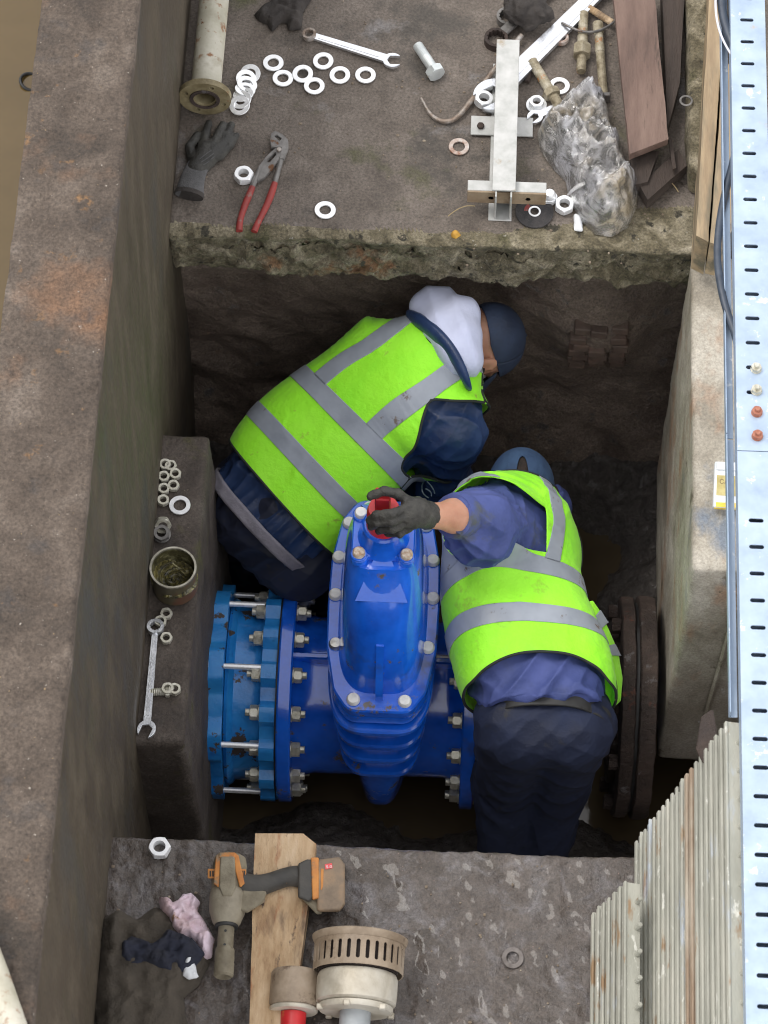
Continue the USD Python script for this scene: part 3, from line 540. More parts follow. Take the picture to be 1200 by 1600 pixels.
# ---- washers
wash_mesh = ringm(.0262, .0142, .004, n=36, b=.0007)
GW = 'bright zinc washers lying on the far slab'
wl = [((427, 99), 'zinc washer leftmost of the scattered row, next above the stack of overlapping washers'), ((442, 123), 'zinc washer directly below the leftmost one of the scattered row'), ((473, 116), 'zinc washer overlapping the right side of its lower-left neighbour, in mid row'),
      ((505, 96), 'zinc washer uppermost of the scattered row, just below the combination spanner'), ((491, 135), 'zinc washer lowest of the scattered row, nearest to the pit'), ((531, 118), 'zinc washer with dark nicks, second from the right in the scattered row'), ((571, 118), 'zinc washer at the right end of the scattered row'),
      ((508, 329), 'lone zinc washer lying near the mossy slab edge, right of the red pliers')]
wp = None
for k, ((x, y), lab) in enumerate(wl):
    M = tilt(P(x, y, .004), .03 * (k % 3 - 1), .04 * (k % 2), k) if k != 2 else tilt(P(x, y, .007), .02, -.09, 1)
    if wp is None: wp = thing('washer', lab, 'washer', M, GW); part(wp, 'ring', wash_mesh, M_zinc, 30)
    else: copy(wp, lab, M, GW)
sl = ['topmost washer of the overlapping stack beside the flanged pipe', 'second washer from the top of the overlapping stack beside the pipe', 'third washer from the top of the overlapping stack beside the pipe', 'middle washer of the overlapping stack beside the flanged pipe', 'third washer from the bottom of the overlapping stack beside the pipe', 'second washer from the bottom of the overlapping stack beside the pipe', 'bottom washer of the overlapping stack, touching the flange of the pipe']
for k, lab in enumerate(sl):
    x, y = 391 - k * 2.7 - (4 if k == 1 else 0), 116 + k * 8.2
    copy(wp, lab, tilt(P(x, y, .006 + .0032 * k if k < 5 else .02), .28, -.10 + .03 * (k % 3), k), 'overlapping stack of zinc washers')
copy(wp, 'zinc washer overlapped by a rusty stud, left of the nut covered stud ends', tilt(P(874, 135, .004), 0, 0, 1))
# other sizes
rw_ = thing('washer', 'rust speckled washer lying left of the steel channel', 'washer', tilt(P(717, 230, .003), 0, 0, .3)); part(rw_, 'ring', ringm(.0255, .0150, .004, n=36), M_rustwash, 30)
lw_ = thing('washer', 'large bright washer on the narrow block, right of the small nuts', 'washer', tilt(P(281, 790, -.325), 0, 0, 0)); part(lw_, 'ring', ringm(.0262, .0155, .004, n=36), M_zinc, 30)
mw_ = thing('washer', 'muddy washer half sunk in the wet near slab', 'washer', tilt(P(801, 1497, .004), .08, .05, 0)); part(mw_, 'ring', ringm(.0235, .0135, .004, n=36), pm('muddy_washer', [(.3, (.08, .066, .058)), (.7, (.2, .18, .17))], 60, (.3, .6), space='obj', metallic=.3), 30)
kw_ = thing('washer', 'small dull ring lying on the mossy kerb', 'washer', tilt(P(1072, 158, .105), .0, .0, 0)); part(kw_, 'ring', ringm(.017, .0115, .003, n=28), M_gunm, 30)
# ---- nuts
nut_big = hexhead(.043, .021, .0135); nut_sm = hexhead(.027, .013, .0085)
bn = thing('nut', 'large zinc hex nut beside the red handled pliers', 'nut', tilt(P(381, 278, .002), 0, 0, .2), 'large zinc nuts'); part(bn, 'hexagon', nut_big, M_zinc, 25)
copy(bn, 'large zinc hex nut alone at the edge of the near slab', tilt(P(250, 1328, .003), 0, 0, .1), 'large zinc nuts')
copy(bn, 'large zinc hex nut under the lower edge of the plastic bag', tilt(P(881, 324, .003), .1, 0, .5), 'large zinc nuts')
copy(bn, 'zinc hex nut lying inside the jaw of the big open spanner', tilt(P(755, 160, .012), 0, .1, .3), 'large zinc nuts')
wn = thing('nut', 'zinc nut with a washer under it, right of the steel channel', 'nut', tilt(P(838, 165, .003), 0, 0, .2)); part(wn, 'washer_face', ringm(.0262, .013, .005, n=36), M_zinc, 30); part(wn, 'hexagon', mv(tf(nut_sm, np.diag([1.25, 1.25, 1.2, 1])), (0, 0, .005)), M_zinc, 25)
GN = 'small nuts on the narrow block'
ln = [((258, 728, -.324, 0), 'small nut at the top left of the group on the narrow block'), ((267, 730, -.326, 0), 'small nut half hidden under the topmost one of its group'), ((274, 743, -.326, .4), 'small nut right of the pair, below the topmost of the group'), ((256, 747, -.322, .2), 'small nut stacked on another in the left column of the group'),
      ((271, 761, -.326, .1), 'flat small nut just above the large bright washer'), ((256, 766, -.326, .3), 'small nut third down in the left column of the group'), ((255, 784, -.326, .6), 'small nut touching the left side of the large bright washer'), ((260, 961, -.326, .2), 'small nut just below the grease tin'),
      ((251, 973, -.326, .5), 'small nut tucked under the ring end of the spanner on the block'), ((260, 999, -.326, .1), 'small nut right of the spanner shaft, below the grease tin'), ((262, 1078, -.318, .2), 'small nut between the short bolts right of the spanner'), ((273, 1079, -.322, .7), 'small nut at the right end of the short bolts')]
n0_ = None
for (x, y, z, r), lab in ln:
    M = tilt(P(x, y, z), .05, .04, r)
    if n0_ is None: n0_ = thing('nut', lab, 'nut', M, GN); part(n0_, 'hexagon', nut_sm, M_nut, 25)
    else: copy(n0_, lab, M, GN)
dn = thing('nut', 'upright bright nut leaning behind a darker flanged nut above the grease tin', 'nut', tilt(P(254, 818, -.312), .9, .1, .1)); part(dn, 'hexagon', tf(nut_big, np.diag([.85, .85, .9, 1])), M_nut, 25)
dn = thing('nut', 'dark brown flanged nut just above the grease tin', 'nut', tilt(P(253, 835, -.326), .25, -.1, .5)); part(dn, 'hexagon', tf(nut_big, np.diag([.86, .86, 1.1, 1])), M_gunm, 25); part(dn, 'washer_face', ringm(.0225, .013, .005, n=30), M_gunm, 30)
sb = thing('bolt', 'short threaded stud lying under the spanner on the narrow block', 'bolt', tilt(P(247, 1081, -.318), 0, 0, 0))
thr = [(1e-5, -.018)] + [(.0098 - .0012 * (k % 2), -.018 + .0022 * k) for k in range(17)] + [(1e-5, .0182)]
part(sb, 'thread', lathe(thr, (0, 0, 0), (1, .1, 0), 14), M_nut, False)
part(sb, 'hexagon', tf(hexhead(.022, .01), tilt((.018, 0, 0), 0, pi / 2, 0)), M_nut, 25)
# ---- bolt with hex head
def hex_bolt(name, lab, a, b, z, r, af, hh, mat):
    p, q = P(*a, z), P(*b, z); L = np.linalg.norm(q - p); th = math.atan2(*(q - p)[1::-1])
    t = thing(name, lab, 'bolt', xf(p, th)); part(t, 'shank', lathe([(1e-5, 0), (r * .85, 0), (r, .003)] + [(r * (1 - .07 * (k % 2)), .004 + k * .002) for k in range(int((L - hh) / .004))] + [(r, L - hh), (1e-5, L - hh)], (0, 0, 0), (1, 0, 0), 20), mat, False)
    part(t, 'head', tf(hexhead(af, hh), tilt((L - hh, 0, 0), 0, pi / 2, 0) @ trimesh.transformations.rotation_matrix(.3, [0, 0, 1])), mat, 25); return t
hex_bolt('hex_bolt', 'large pale zinc hex bolt lying right of the combination spanner', (652, 70), (683, 117), .02, .0135, .043, .02, pm('pale_zinc', [(.3, (.5, .53, .53)), (.7, (.66, .7, .7))], 30, (.35, .5), metallic=.5, space='obj'))
# ---- spanners
def jawpoly(R, w, ang, depth=1.15):
    head = sg.Polygon([(R * 1.0 * math.cos(t), R * .92 * math.sin(t)) for t in np.linspace(0, 2 * pi, 40)[:-1]])
    slot = sg.Polygon([(-R * .25, -w / 2), (R * 2, -w / 2), (R * 2, w / 2), (-R * .25, w / 2), (-R * .25 - w * .28, 0)])
    return affinity.rotate(head.difference(slot), ang, origin=(0, 0))
def spanner(name, lab, a, b, z, rod, rid, jr, jw, sw, th, mat, ang=15, rim=None, za=None):
    p, q = P(*a, z), P(*b, z); L = np.linalg.norm(q - p); t = thing(name, lab, 'spanner', xf(p, math.atan2(*(q - p)[1::-1])))
    sh = sg.Polygon([(rod * .8, -sw * .42), (L - jr * .7, -sw * .55), (L - jr * .7, sw * .55), (rod * .8, sw * .42)])
    jw_ = affinity.translate(jawpoly(jr, jw, ang), L, 0)
    part(t, 'shaft', [tf(poly3(sh, -th / 2, th / 2), np.eye(4)), tf(box((rod * 1.4, -sw * .22, th * .5), (L - jr * 1.5, sw * .22, th * .5 + .001), .0004), np.eye(4))], mat, 30)
    part(t, 'open_jaw', plates(jw_, -th * .62, th * .62), mat, 30)
    part(t, 'ring_end', tf(mix_ring(rod, rid, th * 1.7), tilt((0, 0, -th * .6), 0, -.12, 0)), mat if rim is None else rim, 30)
    return t
def plates(p, z0, z1, c=.0012):
    q = p.buffer(-c); m = [poly3(p, z0 + c, z1 - c), poly3(q, z0, z0 + c), poly3(q, z1 - c, z1)]
    return cat(m)
def mix_ring(ro, ri, h):
    t = np.arange(96) * 2 * pi / 96; r = ri * (1 + .05 * np.sign(np.cos(12 * t)))
    return poly3(sg.Point(0, 0).buffer(ro, 24).difference(sg.Polygon(np.stack([r * np.cos(t), r * np.sin(t)], -1))), 0, h)
spanner('combination_spanner', 'combination spanner with rusty ring end lying above the washers', (484, 55), (613, 95), .012, .0175, .0115, .024, .026, .021, .008, M_chrome, 20, M_rchrome)
spanner('combination_spanner', 'shiny combination spanner lying along the narrow concrete block', (243, 981), (229, 1140), -.315, .0205, .0125, .0235, .026, .0165, .008, M_chrome, -20)
spanner('big_spanner', 'big bright combination spanner with open jaw behind the steel channel', (955, -32), (771, 150), .02, .05, .035, .052, .046, .046, .014, M_chrome, -20)
spanner('small_spanner', 'small bright open spanner poking out between the channel and the bag', (905, 150), (836, 183), .012, .012, .007, .021, .017, .018, .007, M_chrome, 15)
for k, (a, b, lab) in enumerate((((775, 62), (905, -60), 'rusty ring spanner end lower of two, left of the dark lump'), ((793, 28), (915, -70), 'grey ring spanner end upper of two, beside the dark lump'))):
    p, q = P(*a, .012), P(*b, .03); t = thing('ring_spanner', lab, 'spanner', xf(p, math.atan2(*(q - p)[1::-1])))
    part(t, 'ring_end', mv(mix_ring(.030 - .002 * k, .022 - .001 * k, .022), (0, 0, -.011)), M_rust if k == 0 else M_gunm, 30); part(t, 'shaft', box((.025, -.013, .0), (.24, .013, .012), .003), M_gunm, 30)
# pry bar
t = thing('pry_bar', 'thin steel pry bar with a curved hooked end, left of the big spanner', 'pry bar', xf(P(700, 190, .01)))
bp_ = spl(PL([(658, 153, .012), (668, 172, .01), (684, 187, .01), (703, 189, .011), (722, 175, .013), (745, 145, .016), (770, 112, .02), (792, 84, .022), (815, 55, .024)]), 46)
part(t, 'bar', tube(bp_, [.003, .006, .0075, .0075, .007, .007], 8), M_rchrome, 50, **W)
# water pump pliers
t = thing('water_pump_pliers', 'water pump pliers with worn red grips near the slab edge', 'pliers', xf(P(410, 290, .01)))
hl = spl(PL([(407, 262, .010), (400, 278, .012), (391, 300, .012), (381, 325, .011), (375, 345, .010), (374, 361, .010)]), 20)
hr = spl(PL([(440, 245, .012), (434, 268, .014), (427, 293, .013), (417, 320, .012), (406, 342, .011), (397, 362, .010)]), 24)
part(t, 'handle', tube(hl[:8], .007, 8, (0, 0, 1), .7), M_gunm, 45, **W); part(t, 'handle', tube(hr[:10], .007, 8, (0, 0, 1), .7), M_gunm, 45, **W)
part(t, 'grip', tube(hl[6:], [.0078, .0092, .0085, .0078, .0085], 10, (0, 0, 1), .8), M_grip, 50, **W); part(t, 'grip', tube(hr[8:], [.0078, .0092, .0085, .0078, .0085], 10, (0, 0, 1), .8), M_grip, 50, **W)
def wpoly(pts, z0, z1, holes=()):
    c = PL(pts, (z0 + z1) / 2)[:, :2]; return plates(sg.Polygon(c, [PL(h, (z0 + z1) / 2)[:, :2] for h in holes]).buffer(.002).buffer(-.002), z0, z1)
part(t, 'lower_jaw', wpoly([(402, 285), (404, 262), (416, 246), (430, 233), (436, 226), (446, 228), (443, 243), (428, 262), (412, 280)], .005, .016, [[(417, 255), (420, 249), (430, 239), (432, 243), (422, 255)]]), M_gunm, 30, **W)
part(t, 'upper_jaw', wpoly([(424, 232), (422, 222), (424, 210), (430, 206), (441, 211), (450, 220), (451, 232), (444, 250), (437, 250), (440, 232)], .008, .019, [[(428, 214), (433, 213), (440, 218), (437, 222)]]), M_gunm, 30, **W)
part(t, 'pivot', cyl(P(436, 235, .015), P(436, 235, .015) + V([0, 0, .007]), .006, 14, .001), M_rchrome, 40, **W)
# ---- flanged pipe
t = thing('flanged_pipe', 'grey green pipe with a round drilled flange lying along the tank wall', 'pipe', xf(P(320, 155, .064)))
fc = P(320, 155, .066); dY = unit(V([.006, 1, .02]))
part(t, 'tube', lathe([(.029, .012), (.0375, .012), (.0375, 1.6), (.029, 1.6)], fc, dY, 40), M_greenpipe, 40, **W)
fl = sg.Point(0, 0).buffer(.0655, 24).difference(sg.Point(0, 0).buffer(.0285, 20)).difference(sg.MultiPolygon([disc(.05 * math.cos(a), .05 * math.sin(a), .0062) for a in (.4, .4 + pi / 2, .4 + pi, .4 + 1.5 * pi)]))
a_, b_, d_ = frame(dY)
part(t, 'flange', tf(poly3(fl, 0, .016), np.vstack([np.c_[np.stack([a_, b_, d_], 1), fc], [0, 0, 0, 1]])), M_olive, 30, **W)
part(t, 'raised_face', ringm(.038, .0288, .0035, fc - dY * .0033, dY, 40), M_rust, 30, **W); part(t, 'weld', lathe([(.0375, .0165), (.045, .0165), (.0375, .027)], fc, dY, 32), M_olive, 40, **W)
part(t, 'inside', lathe([(.0288, .004), (.0288, .2), (.026, .2), (.026, .004)], fc, dY, 32), M_olive, 40, **W)
# ---- crumpled cloth and paper
def crumple(px, z, h, step, seed, f=16, edge=.02, rid=.7, roll=.0, tk=.004):
    c = PL(px, z)[:, :2]; pol = sg.Polygon(c).buffer(.004).buffer(-.002); x0, y0, x1, y1 = pol.bounds
    nx, ny = int((x1 - x0) / step) + 2, int((y1 - y0) / step) + 2
    g = np.stack(np.meshgrid(np.linspace(x0, x1, nx), np.linspace(y0, y1, ny), indexing='ij'), -1).reshape(-1, 2)
    pts = shapely.points(g); d = np.where(shapely.contains(pol, pts), 1, -1) * shapely.distance(pol.exterior, pts)
    i, j = np.meshgrid(np.arange(nx - 1), np.arange(ny - 1), indexing='ij'); a = (i * ny + j).ravel(); f_ = np.vstack([np.c_[a, a + ny, a + ny + 1], np.c_[a, a + ny + 1, a + 1]])
    g3 = np.c_[g, np.zeros(len(g))]; v, f_, Wt = clip(g3, f_, d); d = np.maximum(ext(d, Wt), 0)
    up = np.minimum(1, d / edge) ** .6
    v = v.copy(); v[:, 2] = z + tk + up * h * (.25 + rid * np.clip(ridge(v, f, seed), -.3, 1) + .38 * rid * np.clip(ridge(v + .02 * nvec(v, 12, seed + 6), f * 2.3, seed + 9), -.2, 1) + .6 * (nz(v, f * .6, seed + 3) + .2)) + .005 * nz(v, 50, seed + 8)
    v[:, :2] += (.012 * nvec(v, 20, seed + 4)[:, :2]) * up[:, None] + .007 * nvec(v * [1, 1, 0], 38, seed + 14)[:, :2]
    return thicken(v, f_, tk)
t = thing('cloth_rag', 'torn dark cloth scrap above the combination spanner', 'rag', xf(P(440, 20, 0)))
part(t, 'cloth', crumple([(398, 25), (405, 33), (418, 40), (425, 50), (432, 43), (440, 36), (448, 38), (452, 48), (470, 47), (473, 22), (488, -4), (480, -30), (420, -30), (425, 5), (412, 10)], .002, .022, .0045, 3, 20, .012), M_bfab, True, **W)
t = thing('rag_lump', 'dark wadded rag lying over the ring spanners at the top', 'rag', xf(P(820, 25, .05)))
lump = lambda p: ell(p, P(822, 16, .055), (.085, .072, .055)) + .030 * ridge(p * V([1.6, .8, 1]), 11, 4) * .7 + .010 * ridge(p, 30, 8) + .012 * nz(p, 30, 6)
part(t, 'wad', trimesh.Trimesh(*nets(lump, P(824, 20, .05) - V([.14, .13, .1]), P(824, 20, .05) + V([.14, .13, .12]), .005), process=False), M_bfab, True, **W)
t = thing('sacking', 'muddy brown sacking spread by the tank wall on the near slab', 'sacking', xf(P(200, 1500, 0)))
part(t, 'cloth', crumple([(160, 1440), (185, 1425), (215, 1440), (240, 1420), (265, 1425), (300, 1470), (330, 1500), (310, 1540), (285, 1560), (300, 1640), (150, 1640), (152, 1520)], .004, .045, .0065, 13, 10, .03, .6), M_brag, True, **W)
t = thing('navy_cloth', 'crumpled navy cloth lying on the muddy sacking', 'rag', xf(P(255, 1490, .02)))
part(t, 'cloth', crumple([(190, 1478), (205, 1466), (225, 1472), (238, 1480), (255, 1470), (262, 1456), (285, 1465), (305, 1474), (320, 1492), (310, 1505), (298, 1520), (270, 1528), (245, 1518), (228, 1514), (205, 1520), (190, 1500)], .036, .036, .0038, 23, 22, .012, .6), M_nfab, True, **W)
t = thing('pink_wrapper', 'crumpled pinkish paper wrapper between the navy cloth and the impact wrench', 'wrapper', xf(P(292, 1440, .02)))
part(t, 'paper', crumple([(250, 1410), (268, 1412), (275, 1420), (285, 1402), (300, 1400), (312, 1412), (308, 1425), (322, 1448), (335, 1470), (330, 1498), (318, 1500), (308, 1475), (292, 1470), (283, 1478), (268, 1455), (266, 1440), (255, 1432)], .02, .034, .0036, 33, 26, .010, .8), M_pink, True, **W)
t = thing('paper_scrap', 'small white muddy paper scrap on the navy cloth', 'paper', xf(P(298, 1515, .045)))
part(t, 'paper', crumple([(290, 1500), (300, 1498), (310, 1527), (296, 1530), (287, 1524)], .05, .012, .004, 43, 30, .006), M_white, True, **W)
t = thing('paper_scrap', 'white paper scrap under the lower end of the plastic bag', 'paper', xf(P(903, 353, .005)))
part(t, 'paper', crumple([(897, 335), (908, 340), (911, 362), (899, 361)], .004, .006, .004, 45, 30, .006), M_white, True, **W)
t = thing('leaf', 'tiny yellow leaf on the slab left of the channel', 'leaf', xf(P(712, 367, .005)))
part(t, 'blade', crumple([(706, 366), (711, 361), (716, 364), (719, 369), (712, 373), (707, 371)], .004, .01, .003, 47, 40, .004, tk=.001), M_leaf, True, **W)
# ---- steel channel trestle
t = thing('steel_channel', 'short galvanised steel box channel with bolted cross pieces standing on the far slab', 'steel frame', xf(P(793, 330, 0)))
y0, y1 = P(780, 346, 0)[1], P(808, 62, .105)[1]
xa, xb = P(766, 346, 0)[0], P(795, 346, 0)[0]; xt0, xt1 = P(768, 318, .1)[0], P(805, 318, .1)[0]; Tt = .105
part(t, 'top_flange', tf(box((0, y0 + .02, Tt - .005), (xt1 - xt0, y1, Tt), .001), xf((xt0, 0, 0))), M_galv, 30, **W)
part(t, 'web', box((xt0 + .008, y0 + .004, .0055), (xt0 + .0125, y1, Tt - .0055), .001), M_galv, 30, **W)
part(t, 'web', box((xt1 - .0125, y0 + .004, .0055), (xt1 - .008, y1, Tt - .0055), .001), M_galv, 30, **W)
part(t, 'bottom_flange', box((xt0 - .006, y0, .001), (xt1 - .006, y1, .005), .001), M_galv, 30, **W)
yc = P(795, 308, .06)[1]; xc0, xc1 = P(730, 308, .06)[0], P(853, 308, .06)[0]
cr_ = part(t, 'cross_angle', [box((xc0, yc - .006, .04), (xc1, yc - .001, .085), .001)], M_brownsteel, 30, **W)
part(t, 'cross_angle_leg', box((xc0, yc - .0005, .079), (xc1, yc + .03, .0845), .001), M_galv, 30, **W)
for x in (767, 825): part(t, 'cross_bolt', tf(hexhead(.012, .006), np.vstack([np.c_[V([[1., 0, 0], [0, 0, -1], [0, 1, 0]]).T @ np.diag([1, 1, 1]), V([P(x, 311, .06)[0], yc - .006, .062])], [0, 0, 0, 1]])), M_galv, 25, **W)
pa, pb = P(735, 212, .004), P(833, 186, .004)
bpz = part(t, 'base_plate', box((pa[0], pa[1], .0055), (pb[0], pb[1], .010), .001), M_galv, 30, **W)
part(t, 'plate_bolt', tf(hexhead(.016, .008), xf(P(751, 198, .010))), M_rust, 25, **W)
dnut = thing('dome_nut', 'pale domed nut beside the right end of the channel cross piece', 'nut', xf(P(858, 312, .004))); part(dnut, 'hexagon', hexhead(.036, .016), M_zinc, 25); part(dnut, 'dome', lathe([(1e-5, .016), (.0165, .016), (.0155, .024), (.011, .031), (1e-5, .034)], n=20), M_zinc, 40)
t = thing('grinding_disc', 'worn black grinding disc under the channel cross piece', 'grinding disc', tilt(P(835, 332, .006), .04, .02, 0)); part(t, 'abrasive', ringm(.047, .012, .005, n=48), M_disc, 30); part(t, 'hub_ring', ringm(.0155, .0105, .0015, (0, 0, .0051), n=30), M_zinc, 30)
part(t, 'paper_label', poly3(sg.Point(0, 0).buffer(.026, 20).difference(sg.Point(0, 0).buffer(.0165, 20)).intersection(sg.Polygon([(0, 0), (-.04, .0), (-.03, .04)])), .0051, .0056), M_grip, False)
# ---- studs
def stud(lab, a, b, z, r, collars, mat, group=None, mat2=None):
    p, q = P(*a, z), P(*b, z); L = np.linalg.norm(q - p); t = thing('stud', lab, 'stud bolt', xf(p, math.atan2(*(q - p)[1::-1])), group)
    pr_ = [(1e-5, 0), (r * .9, 0), (r, .002)]; n = int(L / .0045)
    for k in range(n): pr_.append((r * (1 - .06 * (k % 2)), .003 + k * (L - .006) / n))
    part(t, 'rod', lathe(pr_ + [(r * .9, L), (1e-5, L)], (0, 0, 0), (1, 0, 0), 16), mat, False)
    for c0, c1, rr, hexa in collars:
        m = tf(hexhead(rr * 2, (c1 - c0) * L), tilt((c0 * L, 0, 0), 0, pi / 2, 0)) if hexa else cyl((c0 * L, 0, 0), (c1 * L, 0, 0), rr, 18, .001)
        part(t, 'collar' if not hexa else 'nut', m, mat2 or mat, 30)
    return t
M_stud = pm('corroded_stud', [(.3, (.15, .12, .075)), (.5, (.3, .26, .18)), (.7, (.48, .44, .35))], 35, (.45, .7), metallic=.3, space='obj', bump=.3, spots=[((.42, .15, .03), 12, .6, .05, None)])
M_or = pm('orange_rust_band', [(.3, (.4, .13, .03)), (.7, (.58, .26, .09))], 35, (.6, .8), space='obj')
s_ = stud('corroded stud bolt with heavy nut, left of two upright ones by the brown board', (912, 20), (908, 112), .02, .0125, [(.56, .74, .021, True), (.40, .55, .0135, False)], M_stud); 
s_ = stud('long corroded stud with an orange band, right of two upright ones by the board', (934, 36), (943, 148), .02, .0115, [(.30, .42, .0125, False), (.0, .14, .0135, False)], M_stud)
part(s_, 'foot_plate', box((np.linalg.norm(P(943, 148, .02) - P(934, 36, .02)), -.02, -.018), (np.linalg.norm(P(943, 148, .02) - P(934, 36, .02)) + .012, .016, .012), .002), M_gunm, 30)
stud('corroded stud lying diagonally between the channel and the plastic bag', (831, 95), (874, 166), .022, .0135, [(.66, .78, .019, True)], M_stud)
stud('tan rod end sticking out by the wire at the top right', (920, 12), (957, 36), .02, .0095, [], M_wood3)
stud('small rusty pin beside the channel under the big spanner', (823, 128), (829, 108), .012, .007, [], M_rust)
sn = thing('nut', 'rust flecked collar nut lying right of the big spanner shaft', 'nut', tilt(P(876, 63, .003), 0, 0, .2)); part(sn, 'hexagon', cat([ringm(.0205, .0125, .018, n=30, b=.003)]), M_rustwash, 30)
t = thing('wire_loop', 'thin dark curved wire behind the two upright studs', 'wire', xf(P(920, 45, .01))); part(t, 'wire', tube(spl(PL([(878, 36, .03), (890, 42, .036), (905, 48, .038), (925, 50, .036), (945, 44, .03), (962, 30, .02), (968, 10, .01)]), 30), .0035, 8), M_gunm, 60, **W)
# ---- boards
def board(name, lab, quad, z0, z1, mat, catg='board', seed=0):
    """quad: pixel corners of the upper face"""
    lo = PL(quad, z1); lo2 = lo.copy(); 
    h = to_man(trimesh.Trimesh(*tri(m3.Manifold.hull_points(np.vstack([lo, lo - V([0, 0, z1 - z0])]))), process=False)).refine_to_length(.03)
    v, f = tri(h); v = v + .0025 * 2 * nvec(v, 14, seed, 3); c = v.mean(0)
    t = thing(name, lab, catg, xf(c)); part(t, 'plank', trimesh.Trimesh(v, f, process=False), mat, 30, **W); return t
board('wooden_board', 'wide brown board on top of the pile beside the kerb', [(955, -40), (1020, -40), (1044, 217), (984, 241)], .085, .11, M_wood1, seed=1)
board('wooden_board', 'dark narrow board standing at the right of the wide brown board', [(1034, -40), (1072, -40), (1062, 130), (1043, 200), (1040, 120)], .01, .07, M_wood2, seed=2)
board('wooden_board', 'dark short board lying lowest in the pile, pointing to the lower left', [(1000, 290), (1012, 312), (1074, 258), (1060, 232)], .012, .05, M_wood2, seed=3)
board('wooden_board', 'broken dark board end under the tip of the wide brown board', [(985, 250), (1010, 236), (1030, 236), (1012, 284), (992, 288)], .03, .06, M_wood2, seed=4)
board('wooden_stick', 'thin dark stick leaning out of the board pile', [(1044, 215), (1050, 215), (1056, 262), (1051, 264)], .06, .07, M_wood2, 'stick', seed=5)
rng = rs(8)
for k, (a, b) in enumerate((((1012, 292), (1062, 262)), ((1020, 276), (1060, 300)), ((1042, 118), (1064, 116)), ((700, 338), (742, 322)))):
    t = thing('straw_stalk', ('dry straw stalk at the foot of the board pile, upper of two', 'dry straw stalk at the foot of the board pile, lower of two', 'short dry stalk lying across the gap beside the kerb', 'dry stalk at the left foot of the steel channel')[k], 'straw', xf(P(*a, .01))); part(t, 'stalk', tube(spl(V([P(*a, .012), (P(*a, .02) + P(*b, .02)) / 2 + V([.005, .008, .008]), P(*b, .012)]), 10), .0014, 5), M_straw, 60, **W)
# timbers under the rail
board('timber', 'yellowish timber left of two leaning along the rail', [(1110, -40), (1136, -40), (1107, 378), (1088, 368)], .06, .2, M_wood4, 'timber', 6)
board('timber', 'yellowish timber right of two, against the slotted rail', [(1131, 100), (1150, 100), (1146, 340), (1124, 383), (1109, 379)], .08, .21, M_wood4, 'timber', 7)
# ---- plastic bag
M_bag = usdkit.material(stage, '/World/Looks/clear_plastic', {
    'g': ('geometry', {}), 'n': ('noise_texture', {'scale': 26., 'detail': 6., 'roughness': .7, 'distortion': 2.2}), 'b': ('bump', {'strength': .7, 'distance': .01}),
    'mp': ('mapping', {'scale': (1., .45, 1.)}), 'n2': ('noise_texture', {'scale': 19., 'detail': 6., 'distortion': 1.8}), 'f2': ('map_range', {'from_min': .44, 'from_max': .58, 'to_min': .07, 'to_max': .62, 'clamp': True}),  # diffuse white streaks paint highlights into the film
    'n3': ('noise_texture', {'scale': 8., 'detail': 4.}), 'cr': ('rgb_ramp', {'ramp': [(.36, (.40, .33, .22)), (.47, (.68, .66, .64)), (.6, (.82, .83, .9))]}),
    'tr': ('transparent_bsdf', {'color': (.92, .89, .83)}), 'gl': ('glossy_bsdf', {'color': (.97, .98, 1), 'roughness': .12}), 'df': ('diffuse_bsdf', {}), 'tl': ('translucent_bsdf', {'color': (.55, .5, .42)}),
    'm0': ('mix_closure', {'fac': .35}), 'm1': ('mix_closure', {}), 'fr': ('fresnel', {'IOR': 1.6}), 'fa': ('math', {'math_type': 'add', 'value2': .17, 'use_clamp': True}), 'm2': ('mix_closure', {})},
    [('g.position', 'n.vector'), ('g.position', 'mp.vector'), ('mp.vector', 'n2.vector'), ('g.position', 'n3.vector'), ('n3.fac', 'cr.fac'), ('cr.color', 'df.color'), ('n.fac', 'b.height'), ('b.normal', 'gl.normal'), ('b.normal', 'df.normal'), ('b.normal', 'fr.normal'), ('n2.fac', 'f2.value'), ('df.BSDF', 'm0.closure1'), ('tl.BSDF', 'm0.closure2'), ('f2.result', 'm1.fac'), ('tr.BSDF', 'm1.closure1'), ('m0.closure', 'm1.closure2'), ('fr.fac', 'fa.value1'), ('fa.value', 'm2.fac'), ('m1.closure', 'm2.closure1'), ('gl.BSDF', 'm2.closure2')], surface='m2.closure')
t = thing('plastic_bag', 'crumpled dirty clear plastic bag lying beside the studs', 'plastic bag', xf(P(920, 260, .05)))
bagpx = [(905, 150), (925, 143), (943, 152), (948, 172), (955, 200), (968, 235), (985, 268), (998, 296), (994, 325), (980, 355), (955, 370), (930, 366), (908, 345), (890, 312), (886, 285), (868, 268), (848, 240), (840, 212), (848, 195), (870, 180), (885, 165)]
part(t, 'film', crumple(bagpx, .006, .075, .004, 53, 13, .04, 1.2, tk=.001), M_bag, True, **W)
part(t, 'rim', tube(spl(V([P(887, 305, .055), P(905, 290, .085), P(935, 277, .10), P(965, 270, .09), P(982, 272, .06)]), 30), [.004, .007, .006, .008, .004], 8, flat=.5), M_bag, True, **W)
t = thing('white_tuft', 'white torn label at the top end of the plastic bag', 'paper', xf(P(925, 145, .06))); part(t, 'paper', crumple([(914, 148), (918, 134), (926, 136), (932, 146), (924, 152)], .06, .012, .004, 55, 30, .006), M_white, True, **W)
